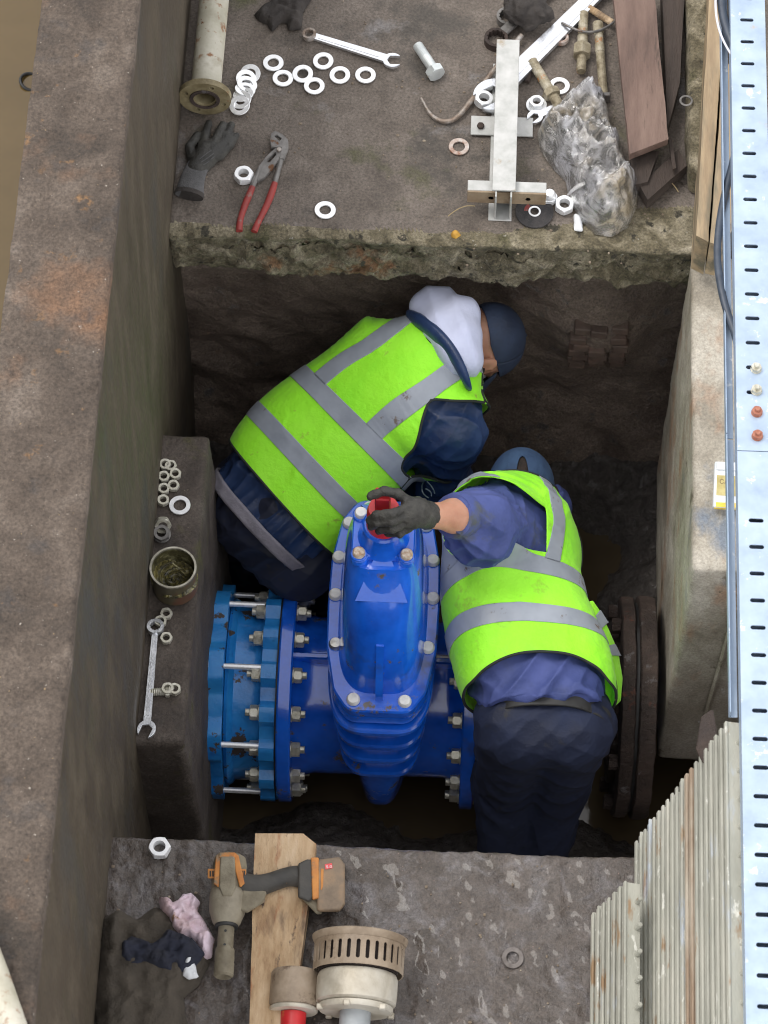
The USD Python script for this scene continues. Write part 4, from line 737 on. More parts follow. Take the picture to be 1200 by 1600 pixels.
# ---- black glove on the slab
def hand_field(fingers, palm, k=.006):
    def fn(p):
        d = None
        for a, b, r in palm: e = caps(p, a, b, r, r); d = e if d is None else smin(d, e, .02)
        for ch in fingers:
            e = None
            for i in range(len(ch) - 1):
                c = caps(p, ch[i][:3], ch[i + 1][:3], ch[i][3], ch[i + 1][3]); e = c if e is None else smin(e, c, .004)
            d = smin(d, e, k)
        return d
    return fn
def c3(pts): return [tuple(P(x, y, z)) + (r,) for x, y, z, r in pts]
t = thing('work_glove', 'black coated work glove with grey cuff lying against the tank wall', 'glove', xf(P(315, 250, .01)))
fg = [c3([(318, 225, .022, .013), (322, 208, .022, .012), (326, 192, .018, .0105)]), c3([(332, 228, .024, .013), (342, 208, .026, .012), (348, 194, .02, .0105)]), c3([(340, 235, .022, .013), (355, 214, .022, .012), (362, 195, .016, .0105)]), c3([(344, 244, .018, .012), (358, 228, .018, .011), (370, 212, .014, .010)]), c3([(300, 248, .02, .014), (296, 230, .02, .013), (308, 212, .018, .012)])]
pl_ = [(P(322, 232, .022), P(306, 262, .022), .022), (P(338, 238, .02), P(314, 262, .02), .02)]
gf_ = hand_field(fg, pl_, .008); lo_, hi_ = P(275, 290, 0), P(385, 180, .0)
part(t, 'coated_hand', trimesh.Trimesh(*nets(lambda p: gf_(p) + .003 * nz(p, 60, 3) + .002 * ridge(p, 40, 4), (min(lo_[0], hi_[0]) - .03, lo_[1] - .03, -.02), (hi_[0] + .03, hi_[1] + .03, .07), .004), process=False), M_glove, True, **W)
part(t, 'cuff', tube(spl(PL([(310, 258, .022), (302, 276, .022), (296, 304, .02)]), 12), [.028, .031, .036], 24, (0, 0, 1), .5), M_cuff, 50, **W)
part(t, 'cuff_hem', tube(spl(PL([(297, 300, .02), (295, 306, .02)]), 4), [.0372, .0372], 24, (0, 0, 1), .52), M_bfab, 50, **W)
def surf(px, py, fn, z0, z1):
    zs = np.linspace(z0, z1, 160); pts = V([P(px, py, z) for z in zs]); d = fn(pts); k = np.argmax(d < 0.0005); return pts[k]
for k, st in enumerate((((312, 250), (318, 245), (331, 236)), ((314, 255), (322, 250), (334, 241)), ((318, 259), (323, 256), (327, 253)), ((329, 251), (335, 246)))):
    q = V([surf(x, y, gf_, .09, -.01) for x, y in st]) + V([0, 0, .004]); part(t, 'printed_mark', tube(spl(q, 8), .0009, 5), M_cuff, 60, **W)
# ---- grease tin
t = thing('grease_tin', 'open tin of yellow grease standing on the narrow block', 'tin', xf(P(274, 915, -.326)))
part(t, 'wall', lathe([(.0525, 0), (.0545, 0), (.0545, .09), (.0525, .09)], n=48), M_tinlabel, 40); part(t, 'rim', lathe([(.0515, .089), (.0565, .089), (.0572, .092), (.0562, .095), (.0515, .095)], n=48), M_tin, 40); part(t, 'floor', cyl((0, 0, .0005), (0, 0, .003), .0524, 32), M_tin, 30)
part(t, 'inner_wall', lathe([(.0505, .012), (.0522, .012), (.0522, .0885), (.0505, .0885)], n=48), pm('greasy_tin', [(.3, (.012, .011, .006)), (.5, (.04, .036, .016)), (.7, (.2, .19, .10))], 30, (.12, .3), space='obj', bump=.5, bscale=50), 40)
gn = 60; gxy = np.stack(np.meshgrid(np.linspace(-.05, .05, gn), np.linspace(-.05, .05, gn), indexing='ij'), -1).reshape(-1, 2); i, j = np.meshgrid(np.arange(gn - 1), np.arange(gn - 1), indexing='ij'); a = (i * gn + j).ravel(); gF = np.vstack([np.c_[a, a + gn, a + gn + 1], np.c_[a, a + gn + 1, a + 1]])
g3 = np.c_[gxy, np.zeros(len(gxy))]; gv, gF, _ = clip(g3, gF, .0505 - np.linalg.norm(gxy, axis=1)); rr = np.linalg.norm(gv[:, :2], axis=1); th_ = np.arctan2(gv[:, 1], gv[:, 0])
gv[:, 2] = .03 + .014 * nz(gv, 55, 3) + .006 * np.sin(rr * 420 + th_ * 2) + .02 * (rr / .05) ** 3 - gv[:, 1] * .15
part(t, 'grease', thicken(gv, gF, .012), M_grease, True)
# ---- impact wrench lying on the pale plank
def hullpts(pts): return trimesh.Trimesh(*tri(m3.Manifold.hull_points(V(pts))), process=False)
def rhull(pts, r, n=10):
    s = m3.Manifold.sphere(r, n); return trimesh.Trimesh(*tri(m3.Manifold.batch_hull([s.translate(tuple(p)) for p in pts])), process=False)
def slabpx(px, z0, z1, r): return rhull([q for z in (z0 + r, z1 - r) for q in PL(px, z)], r)
board('timber_offcut', 'pale rough sawn plank lying under the impact wrench', [(398, 1302), (474, 1302), (494, 1318), (492, 1334), (470, 1368), (464, 1500), (452, 1640), (388, 1640), (396, 1420)], .012, .062, M_wood3, 'plank', 8)
t = thing('impact_wrench', 'muddy orange and black cordless impact wrench lying across the pale plank', 'impact wrench', xf(P(400, 1400, .05)))
bx, by = P(357, 1395, .055)[:2]
ay = unit(P(350, 1500, .055) - P(359, 1345, .055)); A0 = P(360, 1338, .06)
Lb = lambda y: (P(354, y, .06) - A0) @ ay
part(t, 'motor_housing', lathe([(1e-5, 0), (.026, .0), (.034, .006), (.037, .02), (.037, Lb(1395)), (1e-5, Lb(1395))], A0, ay, 28), M_mudtool, 40, **W)
part(t, 'gear_case', lathe([(1e-5, Lb(1393)), (.038, Lb(1393)), (.0405, Lb(1402)), (.039, Lb(1425)), (.030, Lb(1442)), (.026, Lb(1446)), (1e-5, Lb(1446))], A0, ay, 28), pm('hammer_case', [(.3, (.16, .135, .095)), (.7, (.30, .27, .205))], 20, (.5, .75), space='obj', bump=.2), 40, **W)
part(t, 'nose_ring', lathe([(.015, Lb(1446)), (.025, Lb(1446)), (.025, Lb(1450)), (.015, Lb(1450))], A0, ay, 28), M_seal, 40, **W)
part(t, 'socket', lathe([(1e-5, Lb(1450)), (.0175, Lb(1450)), (.0175, Lb(1480)), (.0205, Lb(1484)), (.0215, Lb(1500)), (.0205, Lb(1503)), (.0215, Lb(1506)), (.0215, Lb(1524)), (.017, Lb(1527)), (1e-5, Lb(1522))], A0, ay, 28), M_mudtool, 40, **W)
for k, y in enumerate((1456, 1478)): part(t, 'socket_hole', cyl(A0 + ay * Lb(y) + V([0, -.004, .0155]), A0 + ay * Lb(y) + V([0, -.004, .0182 + .001 * k]), .003, 10), M_seal, 30, **W)
def strip(px, z, w, h, mat, nm): part(t, nm, [tube(spl(PL(px, z), max(8, len(px) * 3)), w, 8, (0, 0, 1), h)], mat, 40, **W)
part(t, 'orange_trim', slabpx([(339, 1338), (344, 1334), (346, 1360), (341, 1384), (336, 1380)], .08, .098, .003), M_orange, 30, **W)
part(t, 'orange_trim', slabpx([(366, 1334), (371, 1338), (380, 1380), (376, 1384), (370, 1362)], .078, .096, .003), M_orange, 30, **W)
part(t, 'orange_trim', slabpx([(344, 1334), (366, 1334), (366, 1339), (344, 1339)], .086, .101, .003), M_orange, 30, **W)
for s, xx in ((0, 333), (1, 378)):
    part(t, 'vent_block', slabpx([(xx - 7, 1359), (xx + 5, 1359), (xx + 5, 1371), (xx - 7, 1371)], .072, .086, .002), M_orange, 30, **W)
    for k in range(3): part(t, 'vent_slot', slabpx([(xx - 5 + k * 4, 1361), (xx - 3.5 + k * 4, 1361), (xx - 3.5 + k * 4, 1369), (xx - 5 + k * 4, 1369)], .084, .088, .0006), M_seal, 30, **W)
part(t, 'top_cover', slabpx([(347, 1341), (364, 1341), (366, 1385), (360, 1398), (350, 1398), (345, 1385)], .085, .1025, .004), M_mudtool, 30, **W)
part(t, 'grip', trimesh.Trimesh(*tri(to_man(tube(spl(PL([(380, 1382, .068), (400, 1384, .07), (425, 1378, .072), (450, 1370, .073), (470, 1370, .073)]), 16), [.026, .024, .021, .021, .024], 16, (0, 0, 1), .9)))), M_tooldark, 50, **W)
part(t, 'trigger_block', slabpx([(382, 1392), (412, 1396), (408, 1408), (386, 1422), (378, 1420)], .05, .084, .006), M_mudtool, 30, **W)
part(t, 'trigger', slabpx([(392, 1402), (412, 1400), (412, 1409), (396, 1411)], .058, .078, .003), M_battery, 30, **W)
part(t, 'battery_foot', slabpx([(470, 1352), (480, 1347), (490, 1348), (493, 1396), (482, 1405), (470, 1400)], .04, .102, .006), M_tooldark, 30, **W)
part(t, 'orange_trim', slabpx([(488, 1342), (496, 1342), (496, 1402), (490, 1404)], .045, .106, .003), M_orange, 30, **W)
part(t, 'battery_slope', slabpx([(474, 1402), (500, 1400), (500, 1425), (496, 1425)], .03, .09, .005), M_mudtool, 30, **W)
part(t, 'battery_pack', slabpx([(500, 1348), (528, 1344), (534, 1352), (534, 1412), (528, 1420), (500, 1420)], .008, .104, .007), M_battery, 30, **W)
part(t, 'orange_stripe', slabpx([(502, 1358), (505, 1358), (504, 1385), (502, 1390)], .1025, .1055, .001), M_orange, 30, **W)
part(t, 'red_label', slabpx([(508, 1351), (518, 1349), (519, 1356), (509, 1358)], .1035, .1055, .0008), M_redled, False, **W)
a0 = P(509.5, 1356.5, .1057); part(t, 'label_print', tf(meshkit.text_mesh('5.0', .006, .0004), xf(a0, .12)), M_white, False, **W)
# ---- pump strainer and hose coupling
t = thing('pump_strainer', 'tan slotted metal strainer with cast coupling on a grey hose, lying on the near slab', 'strainer', xf(P(547, 1520, .1)))
dS = unit(V([.02, 1, .12])); C0 = P(556, 1570, .092); a_, b_, d_ = frame(dS)
Ls = lambda y: (P(556, y, .092) - C0)[1] / dS[1] * .97
L0, L1, L2 = Ls(1522), Ls(1478), Ls(1468)
# slotted cage: flat strip with slots wrapped round
nS = 30; wdt = 2 * pi * .096; ring_p = sg.box(0, 0, wdt, L1 - L0 + .012); hl_ = L1 - L0
slots = shapely.union_all([affinity.translate(sg.LineString([(0, hl_ * .26), (0, hl_ * .78)]).buffer(.0042, 6), (k + .5) * wdt / nS, 0) for k in range(nS)])
def wrap(poly, r0, r1, w, z0):
    m = []
    for g in getattr(poly, 'geoms', [poly]):
        g = g.segmentize(.004); tm = trimesh.creation.extrude_polygon(g, r1 - r0, engine='earcut'); tm = tm.subdivide_to_size(.018) if False else tm; v = V(tm.vertices); th = v[:, 0] / w * 2 * pi
        m.append(trimesh.Trimesh(C0 + ((r0 + v[:, 2]) * np.cos(th))[:, None] * a_ + ((r0 + v[:, 2]) * np.sin(th))[:, None] * b_ + (z0 + v[:, 1])[:, None] * d_, tm.faces, process=False))
    return m
cells = [sg.box(k * wdt / nS, 0, (k + 1) * wdt / nS, hl_).difference(slots) for k in range(nS)]
part(t, 'slotted_cage', [x for c in cells for x in wrap(c, .0935, .096, wdt, L0)], M_tan, 40, **W)
part(t, 'flared_rim', lathe([(.0935, L1), (.097, L1), (.101, L2 - .006), (.102, L2), (.097, L2 + .003), (.093, L2)], C0, dS, 56), M_tan, 40, **W)
part(t, 'cage_lining', lathe([(.07, L0), (.083, L0), (.083, L1 - .002), (.07, L1 - .002)], C0, dS, 40), pm('dark_inside', [(.3, (.02, .014, .012)), (.7, (.05, .035, .03))], 20, (.7, .9)), 40, **W)
part(t, 'coupling_body', lathe([(1e-5, -.002), (.078, -.002), (.084, .003), (.0855, .02), (.0855, L0 - .012), (.082, L0 - .003), (.076, L0), (1e-5, L0)], C0, dS, 56), M_alu, 40, **W)
part(t, 'coupling_flange', lathe([(1e-5, -.016), (.076, -.016), (.079, -.012), (.079, -.004), (.074, -.002), (1e-5, -.002)], C0, dS, 48), M_alu, 40, **W)
for k in range(6): ang = k * pi / 3 + .3; part(t, 'lug', box(*(lambda c: (c - V([.007, .008, .007]), c + V([.007, .004, .007])))(C0 + .078 * math.cos(ang) * a_ + .078 * math.sin(ang) * b_ - .012 * d_), .002), M_alu, 30, **W)
part(t, 'hose', lathe([(1e-5, -.6), (.033, -.6), (.033, -.016), (1e-5, -.016)], C0 , dS, 28), M_hose, 40, **W)
t = thing('hose_coupling', 'round tan hose coupling with a red nozzle, left of the slotted strainer', 'hose coupling', xf(P(460, 1550, .06)))
C1 = P(459, 1574, .056); dC = unit(V([.01, 1, .1])); l1 = (P(459, 1520, .056) - C1)[1]
part(t, 'body', lathe([(1e-5, 0), (.050, 0), (.053, .004), (.053, .02), (.0525, l1 - .006), (.049, l1), (.043, l1 + .002), (1e-5, l1 + .002)], C1, dC, 44), M_tan, 40, **W)
part(t, 'end_ring', lathe([(1e-5, -.010), (.049, -.010), (.0515, -.007), (.0515, -.003), (.049, -.0005), (1e-5, -.0005)], C1, dC, 44), M_alu, 40, **W)
part(t, 'red_nozzle', lathe([(1e-5, -.5), (.0275, -.5), (.0275, -.012), (.024, -.0105), (1e-5, -.0105)], C1, dC, 28), M_red, 40, **W)
# ================================================================ rail, gratings and cables on the right
M_rail = pm('galvanised_rail', [(.3, (.30, .38, .49)), (.5, (.36, .45, .57)), (.7, (.42, .51, .63))], 14, (.35, .55), metallic=.35, bump=.05, spots=[((.42, .37, .3), 9, .66, .08, .7), ((.6, .64, .68), 30, .62, .05, None)])  # blue of the reflected sky is put into the base colour
M_rbolt = pm('red_rust_bolt', [(.3, (.25, .08, .045)), (.7, (.45, .2, .14))], 60, (.6, .85), space='obj')
M_cable = pm('dark_cable', [(.3, (.035, .045, .062)), (.7, (.06, .075, .10))], 30, (.35, .5))
M_wcable = pm('white_cable', [(.3, (.6, .6, .66)), (.7, (.72, .72, .78))], 30, (.4, .5))
RZ, RX0, RX1 = .72, .744, .822
SLOT0 = .9063
slots_y = [SLOT0 + .0615 * k for k in range(-42, 16)]
YJ = P(1180, 705, RZ)[1]
skip = [y for y in slots_y if abs(y - YJ) < .115]
def rail(name, lab, y0, y1, bolts):
    t = thing(name, lab, 'slotted rail', xf((RX0, y0, RZ)))
    sl_ = shapely.union_all([sg.LineString([(.770, y), (.791, y)]).buffer(.0048, 6) for y in slots_y if y0 + .03 < y < y1 - .03 and y not in skip])
    pieces = []
    n = max(1, int((y1 - y0) / .12)); ys = np.linspace(y0, y1, n + 1)
    for k in range(n): pieces.append(poly3(sg.box(RX0, ys[k], RX1, ys[k + 1]).difference(sl_), RZ - .003, RZ))
    part(t, 'slotted_plate', pieces, M_rail, False, **W)
    part(t, 'side_web', box((RX0, y0, RZ - .045), (RX0 + .003, y1, RZ - .0032), .0005), M_rail, 30, **W); part(t, 'side_web', box((RX1 - .003, y0, RZ - .045), (RX1, y1, RZ - .0032), .0005), M_rail, 30, **W)
    part(t, 'base_web', box((RX0 + .0032, y0, RZ - .048), (RX1 - .0032, y1, RZ - .0455), .0005), M_rail, 30, **W)
    for y, m in bolts: part(t, 'rail_bolt', [tf(hexhead(.02, .011), xf((.786, y, RZ), y * 9)), ringm(.012, .004, .002, (.786, y, RZ + .0002), n=20), cyl((.786, y, RZ + .010), (.786, y, RZ + .019), .0055, 12, .001)], m, 30, **W)
    return t
rail('slotted_rail', 'far length of slotted galvanised rail with two grey bolts at its joint', YJ + .001, 2.2, [(P(1180, 577, RZ)[1], M_nut), (P(1181, 611, RZ)[1], M_nut)])
rail('slotted_rail', 'near length of slotted galvanised rail with two red rusted bolts at its joint', -2.2, YJ - .001, [(P(1182, 645, RZ)[1], M_rbolt), (P(1183, 682, RZ)[1], M_rbolt)])
YL = P(1143, 683, .66)[1]
for lab, a, b in (('far length of narrow bright metal strip running left of the slotted rail', YL + .001, 2.2), ('near length of narrow bright metal strip running left of the slotted rail', -.80, YL - .0015)):
    t = thing('metal_strip', lab, 'metal strip', xf((.736, a, .66))); part(t, 'flat', box((.729, a, .648), (.744, b, .652), .0006), M_rail, 30, **W); part(t, 'lip', box((.726, a, .648), (.7288, b, .676), .0006), M_rail, 30, **W)
for y in (1.9, -1.95):
    t = thing('rail_post', 'steel post holding up the %s end of the slotted rail' % ('far' if y > 0 else 'near'), 'post', xf((.78, y, 0))); part(t, 'post', box((.755, y - .02, -.05), (.795, y + .02, .672), .003), M_galv, 30, **W); part(t, 'foot', box((.73, y - .05, .001), (.82, y + .05, .007), .002), M_galv, 30, **W)
t = thing('black_cable', 'thick dark cable bulging out to the left from under the rail', 'cable', xf(P(1122, 400, .6)))
part(t, 'sheath', tube(spl(PL([(1150, -60, .66), (1151, 40, .66), (1152, 180, .66), (1148, 240, .66), (1136, 290, .66), (1125, 345, .66), (1121, 395, .66), (1125, 440, .67), (1137, 490, .67), (1149, 525, .67), (1155, 560, .66), (1156, 640, .66)]), 80), .0085, 12), M_cable, 60, **W)
t = thing('blue_cable', 'dark blue flat cable loop at the top beside the rail', 'cable', xf(P(1140, 40, .68)))
part(t, 'sheath', tube(spl(PL([(1128, -60, .69), (1127, 0, .69), (1131, 30, .69), (1141, 62, .69), (1153, 95, .68)]), 40), .010, 12), M_cable, 60, **W)
t = thing('white_cable', 'thin white cable curving in front of the dark cable at the top', 'cable', xf(P(1125, 40, .7)))
part(t, 'sheath', tube(spl(PL([(1119, -60, .70), (1118, 0, .70), (1121, 35, .70), (1131, 65, .70), (1146, 90, .70), (1152, 98, .70)]), 40), .0028, 8), M_wcable, 60, **W)
# gratings
M_grat = pm('weathered_grating', [(.3, (.29, .29, .245)), (.5, (.39, .39, .335)), (.7, (.47, .46, .395))], 12, (.55, .8), stretch=(1, .35, 1), bump=.3, bscale=50,
            spots=[((.30, .20, .115), 11, .60, .05, None), ((.45, .52, .62), 9, .6, .12, None), ((.62, .62, .56), 40, .62, .05, None)])
M_gratr = pm('rust_streaked_grating', [(.3, (.2, .135, .09)), (.5, (.29, .21, .145)), (.7, (.46, .41, .33))], 10, (.6, .85), stretch=(1, .3, 1), bump=.4, bscale=50)
def grating(lab, p0, p1, n, yend, ylen, rodp, rust=()):
    p0, p1 = V(p0), V(p1); u = unit(p1 - p0); nrm = V([-u[2], 0, u[0]]); L = np.linalg.norm(p1 - p0)
    u, nrm = V([u[0], 0, u[2]]), nrm
    t = thing('steel_grating', lab, 'grating', xf((p0[0], yend, p0[2]))); R = np.stack([u, V([0, 1., 0]), nrm], 1); r_ = rs(int(n * 7))
    for k in range(n):
        c = V([p0[0], 0, p0[2]]) + u * (L * (k + .5) / n) 
        m = box((-.0028, yend - ylen, -.035), (.0028, yend + .004 * r_.standard_normal(), 0), .001)
        top = tf(m, np.vstack([np.c_[R, c], [0, 0, 0, 1]]))
        lip = tf(box((-.006, yend - ylen, -.004), (.006, yend - .001, .0012), .0012), np.vstack([np.c_[R, c], [0, 0, 0, 1]]))
        part(t, 'bearing_bar', [top, lip], M_gratr if k in rust else M_grat, 30, **W)
    y = yend - .045
    while y > yend - ylen:
        a = V([p0[0], y, p0[2]]) - u * .012 - nrm * .026; b = V([p0[0], y, p0[2]]) + u * (L + .013) - nrm * .026
        part(t, 'cross_rod', cyl(a, b, .0052, 8, .0015), M_grat, 30, **W); y -= rodp
    return t
grating('tall pale steel grating leaning on its edge against the slotted rail', (.582, 0, .012), (.722, 0, .672), 20, -.812, 1.35, .0605, (11, 12))
grating('short pale steel grating leaning in front of the tall one', (.488, 0, .012), (.553, 0, .235), 7, -.985, 1.1, .058)
t = thing('rusty_plate', 'rusty curved plate edge rising behind the tall grating', 'plate', xf(P(1112, 1150, .5)))
part(t, 'sheet', slabpx([(1098, 1122), (1112, 1112), (1116, 1135), (1120, 1180), (1100, 1190), (1090, 1170)], .50, .512, .004), M_rust, 30, **W)
t = thing('concrete_strip', 'thin pale upright strip behind the tall grating, against the upright concrete slab', 'strip', xf(P(1120, 1060, 0)))
part(t, 'strip', tube([PY(1149, 950, -.135), PY(1128, 1030, -.135), PY(1103, 1117, -.135)], .006, 4), M_rwall, False, **W)
# small things
M_packw = pm('pack_card', [(.4, (.66, .7, .72)), (.6, (.76, .78, .8))], 20, (.35, .5), space='obj'); M_packg = pm('pack_gold', [(.35, (.36, .29, .10)), (.65, (.52, .45, .2))], 40, (.3, .5), space='obj'); M_packy = pm('pack_yellow', [(.4, (.7, .48, .05)), (.6, (.8, .6, .1))], 30, (.4, .5), space='obj'); M_ink = pm('brown_ink', [(.4, (.16, .11, .05)), (.6, (.22, .15, .07))], 30, (.5, .6), space='obj')
pc = P(1115, 797, .035); t = thing('cigarette_pack', 'crushed white and gold cigarette pack lying by the rail', 'cigarette pack', tilt(P(1113, 795, .022), .32, .0, -.02))
part(t, 'carton', box((0, 0, 0), (.062, .108, .022), .002), M_packw, 30); part(t, 'gold_panel', box((.006, .028, .0222), (.058, .076, .0226), .0001), M_packg, False); part(t, 'yellow_base', [box((.003, -.0006, .002), (.060, -.0001, .020), .0001), box((.006, .001, .0222), (.058, .012, .0226), .0001)], M_packy, False); part(t, 'flap', box((.004, .088, .0222), (.060, .107, .027), .0015), M_packw, 30)
part(t, 'lettering', mv(meshkit.text_mesh('CAM', .011, .0004), (.012, .056, .0228)), M_ink, False)
t = thing('grey_pipe', 'weathered grey pipe end lying on the tank wall at the bottom left', 'pipe', xf(P(10, 1560, 1.12))); part(t, 'tube', tube([P(-45, 1430, 1.12), P(-10, 1520, 1.12), P(35, 1650, 1.12)], .026, 20), M_greenpipe, 50, **W); part(t, 'end_band', cyl(P(-45, 1430, 1.12), P(-38, 1447, 1.12), .029, 20, .003), M_galv, 40, **W)
t = thing('floating_ring', 'dark ring half under the brown water beside the tank wall', 'ring', xf(P(48, 128, .80))); part(t, 'ring', tube([P(48, 128, .80) + .022 * V([math.cos(a), math.sin(a), -.35 * math.cos(a)]) for a in np.linspace(0, 2 * pi, 25)], .0035, 8), M_seal, 50, **W)
rng = rs(11)
for k in range(26):
    x, y = [(rng.uniform(640, 1000), rng.uniform(60, 350)), (rng.uniform(660, 900), rng.uniform(1380, 1590)), (rng.uniform(300, 640), rng.uniform(180, 360))][k % 3]
    pass
# pebbles and crumbs scattered over slabs and wall top, too many to count
g_ = []
for k in range(420):
    s = k % 4
    x, y, z = ((rng.uniform(280, 1060), rng.uniform(0, 372), .001), (rng.uniform(60, 240), rng.uniform(0, 1590), 1.082), (rng.uniform(170, 930), rng.uniform(1350, 1600), .003), (rng.uniform(620, 1050), rng.uniform(30, 430), .002))[s]
    p = P(x, y, z)
    if s == 1 and not (-.745 < p[0] < -.55): continue
    m = trimesh.creation.icosphere(0, rng.uniform(.0012, .0038)); v = V(m.vertices) * V([rng.uniform(.7, 1.5), rng.uniform(.7, 1.4), .6]); g_.append(mv((v, m.faces), p))
m_ = struct('gravel', g_, pm('pale_grit', [(.3, (.08, .06, .045)), (.5, (.18, .14, .10)), (.7, (.36, .31, .24))], 31, (.7, .9)), False, 'pale grit and pebbles scattered over the slabs and wall', 'grit', kind='stuff')
# ================================================================ the two workers
M_skin = pm('skin', [(.3, (.36, .17, .105)), (.7, (.5, .27, .18))], 18, (.45, .6), space='obj', bump=.1, bscale=200, subsurface_weight=.15, subsurface_scale=.004)
def mk_vest(nm, extra): return pm(nm, [(.3, (.27, .88, .015)), (.5, (.345, .96, .025)), (.7, (.39, .98, .05))], 5, (.6, .8), bump=.45, bscale=11, bdist=.02, space='obj', spots=extra, sheen_weight=.1)
M_vest1 = mk_vest('lime_vest', [((.30, .42, .06), 16, .64, .08, None)]); M_vest2 = mk_vest('lime_vest_dirty', [((.26, .34, .05), 7, .60, .14, None)])
M_tape = pm('grey_reflective_tape', [(.3, (.25, .28, .325)), (.7, (.34, .375, .43))], 12, (.35, .5), space='obj', bump=.06, bscale=200, spots=[((.16, .125, .1), 15, .63, .05, .7)])
M_bind = pm('dark_binding', [(.4, (.012, .016, .014)), (.6, (.025, .03, .028))], 30, (.7, .9), space='obj')
M_navy = pm('navy_jacket', [(.3, (.008, .018, .052)), (.5, (.016, .036, .10)), (.7, (.028, .056, .145))], 9, (.32, .5), space='obj', bump=.25, bscale=50, spots=[((.05, .05, .055), 18, .66, .06, .8)])
M_trous = pm('navy_trousers', [(.3, (.006, .009, .022)), (.7, (.016, .022, .05))], 9, (.55, .8), space='obj', bump=.25, bscale=60, spots=[((.035, .032, .03), 14, .62, .1, .85)])
M_jean = pm('dark_jeans', [(.3, (.007, .011, .03)), (.7, (.015, .024, .062))], 9, (.65, .85), space='obj', bump=.3, bscale=70, spots=[((.03, .03, .032), 11, .62, .1, None)])
M_shirt = pm('blue_work_shirt', [(.3, (.032, .05, .16)), (.5, (.052, .075, .235)), (.7, (.075, .10, .29))], 8, (.6, .85), space='obj', bump=.25, bscale=70, spots=[((.075, .085, .09), 7, .58, .12, None)])
M_hood = pm('white_hood', [(.3, (.50, .54, .72)), (.7, (.62, .66, .84))], 9, (.75, .9), space='obj', bump=.2, bscale=90)
M_cap1 = pm('navy_cap', [(.3, (.010, .017, .038)), (.7, (.020, .034, .07))], 20, (.6, .8), space='obj', bump=.25, bscale=200)
M_cap2 = pm('blue_denim_cap', [(.3, (.022, .05, .115)), (.7, (.04, .085, .17))], 20, (.7, .9), space='obj', bump=.3, bscale=260)
M_hair = pm('dark_hair', [(.3, (.012, .008, .006)), (.7, (.035, .022, .016))], 60, (.5, .7), space='obj', bump=.6, bscale=300)
M_lilac = pm('grey_sweat_hem', [(.3, (.17, .16, .19)), (.7, (.30, .285, .33))], 20, (.8, .95), space='obj', bump=.4, bscale=150)
M_eye = pm('eye_white', [(.4, (.7, .68, .65)), (.6, (.75, .73, .7))], 30, (.1, .2), space='obj')
M_boot = pm('black_boot', [(.4, (.012, .012, .012)), (.6, (.03, .03, .03))], 30, (.4, .6), space='obj')
M_logo = pm('pale_print', [(.35, (.12, .2, .25)), (.6, (.5, .6, .65))], 60, (.6, .8), space='obj')

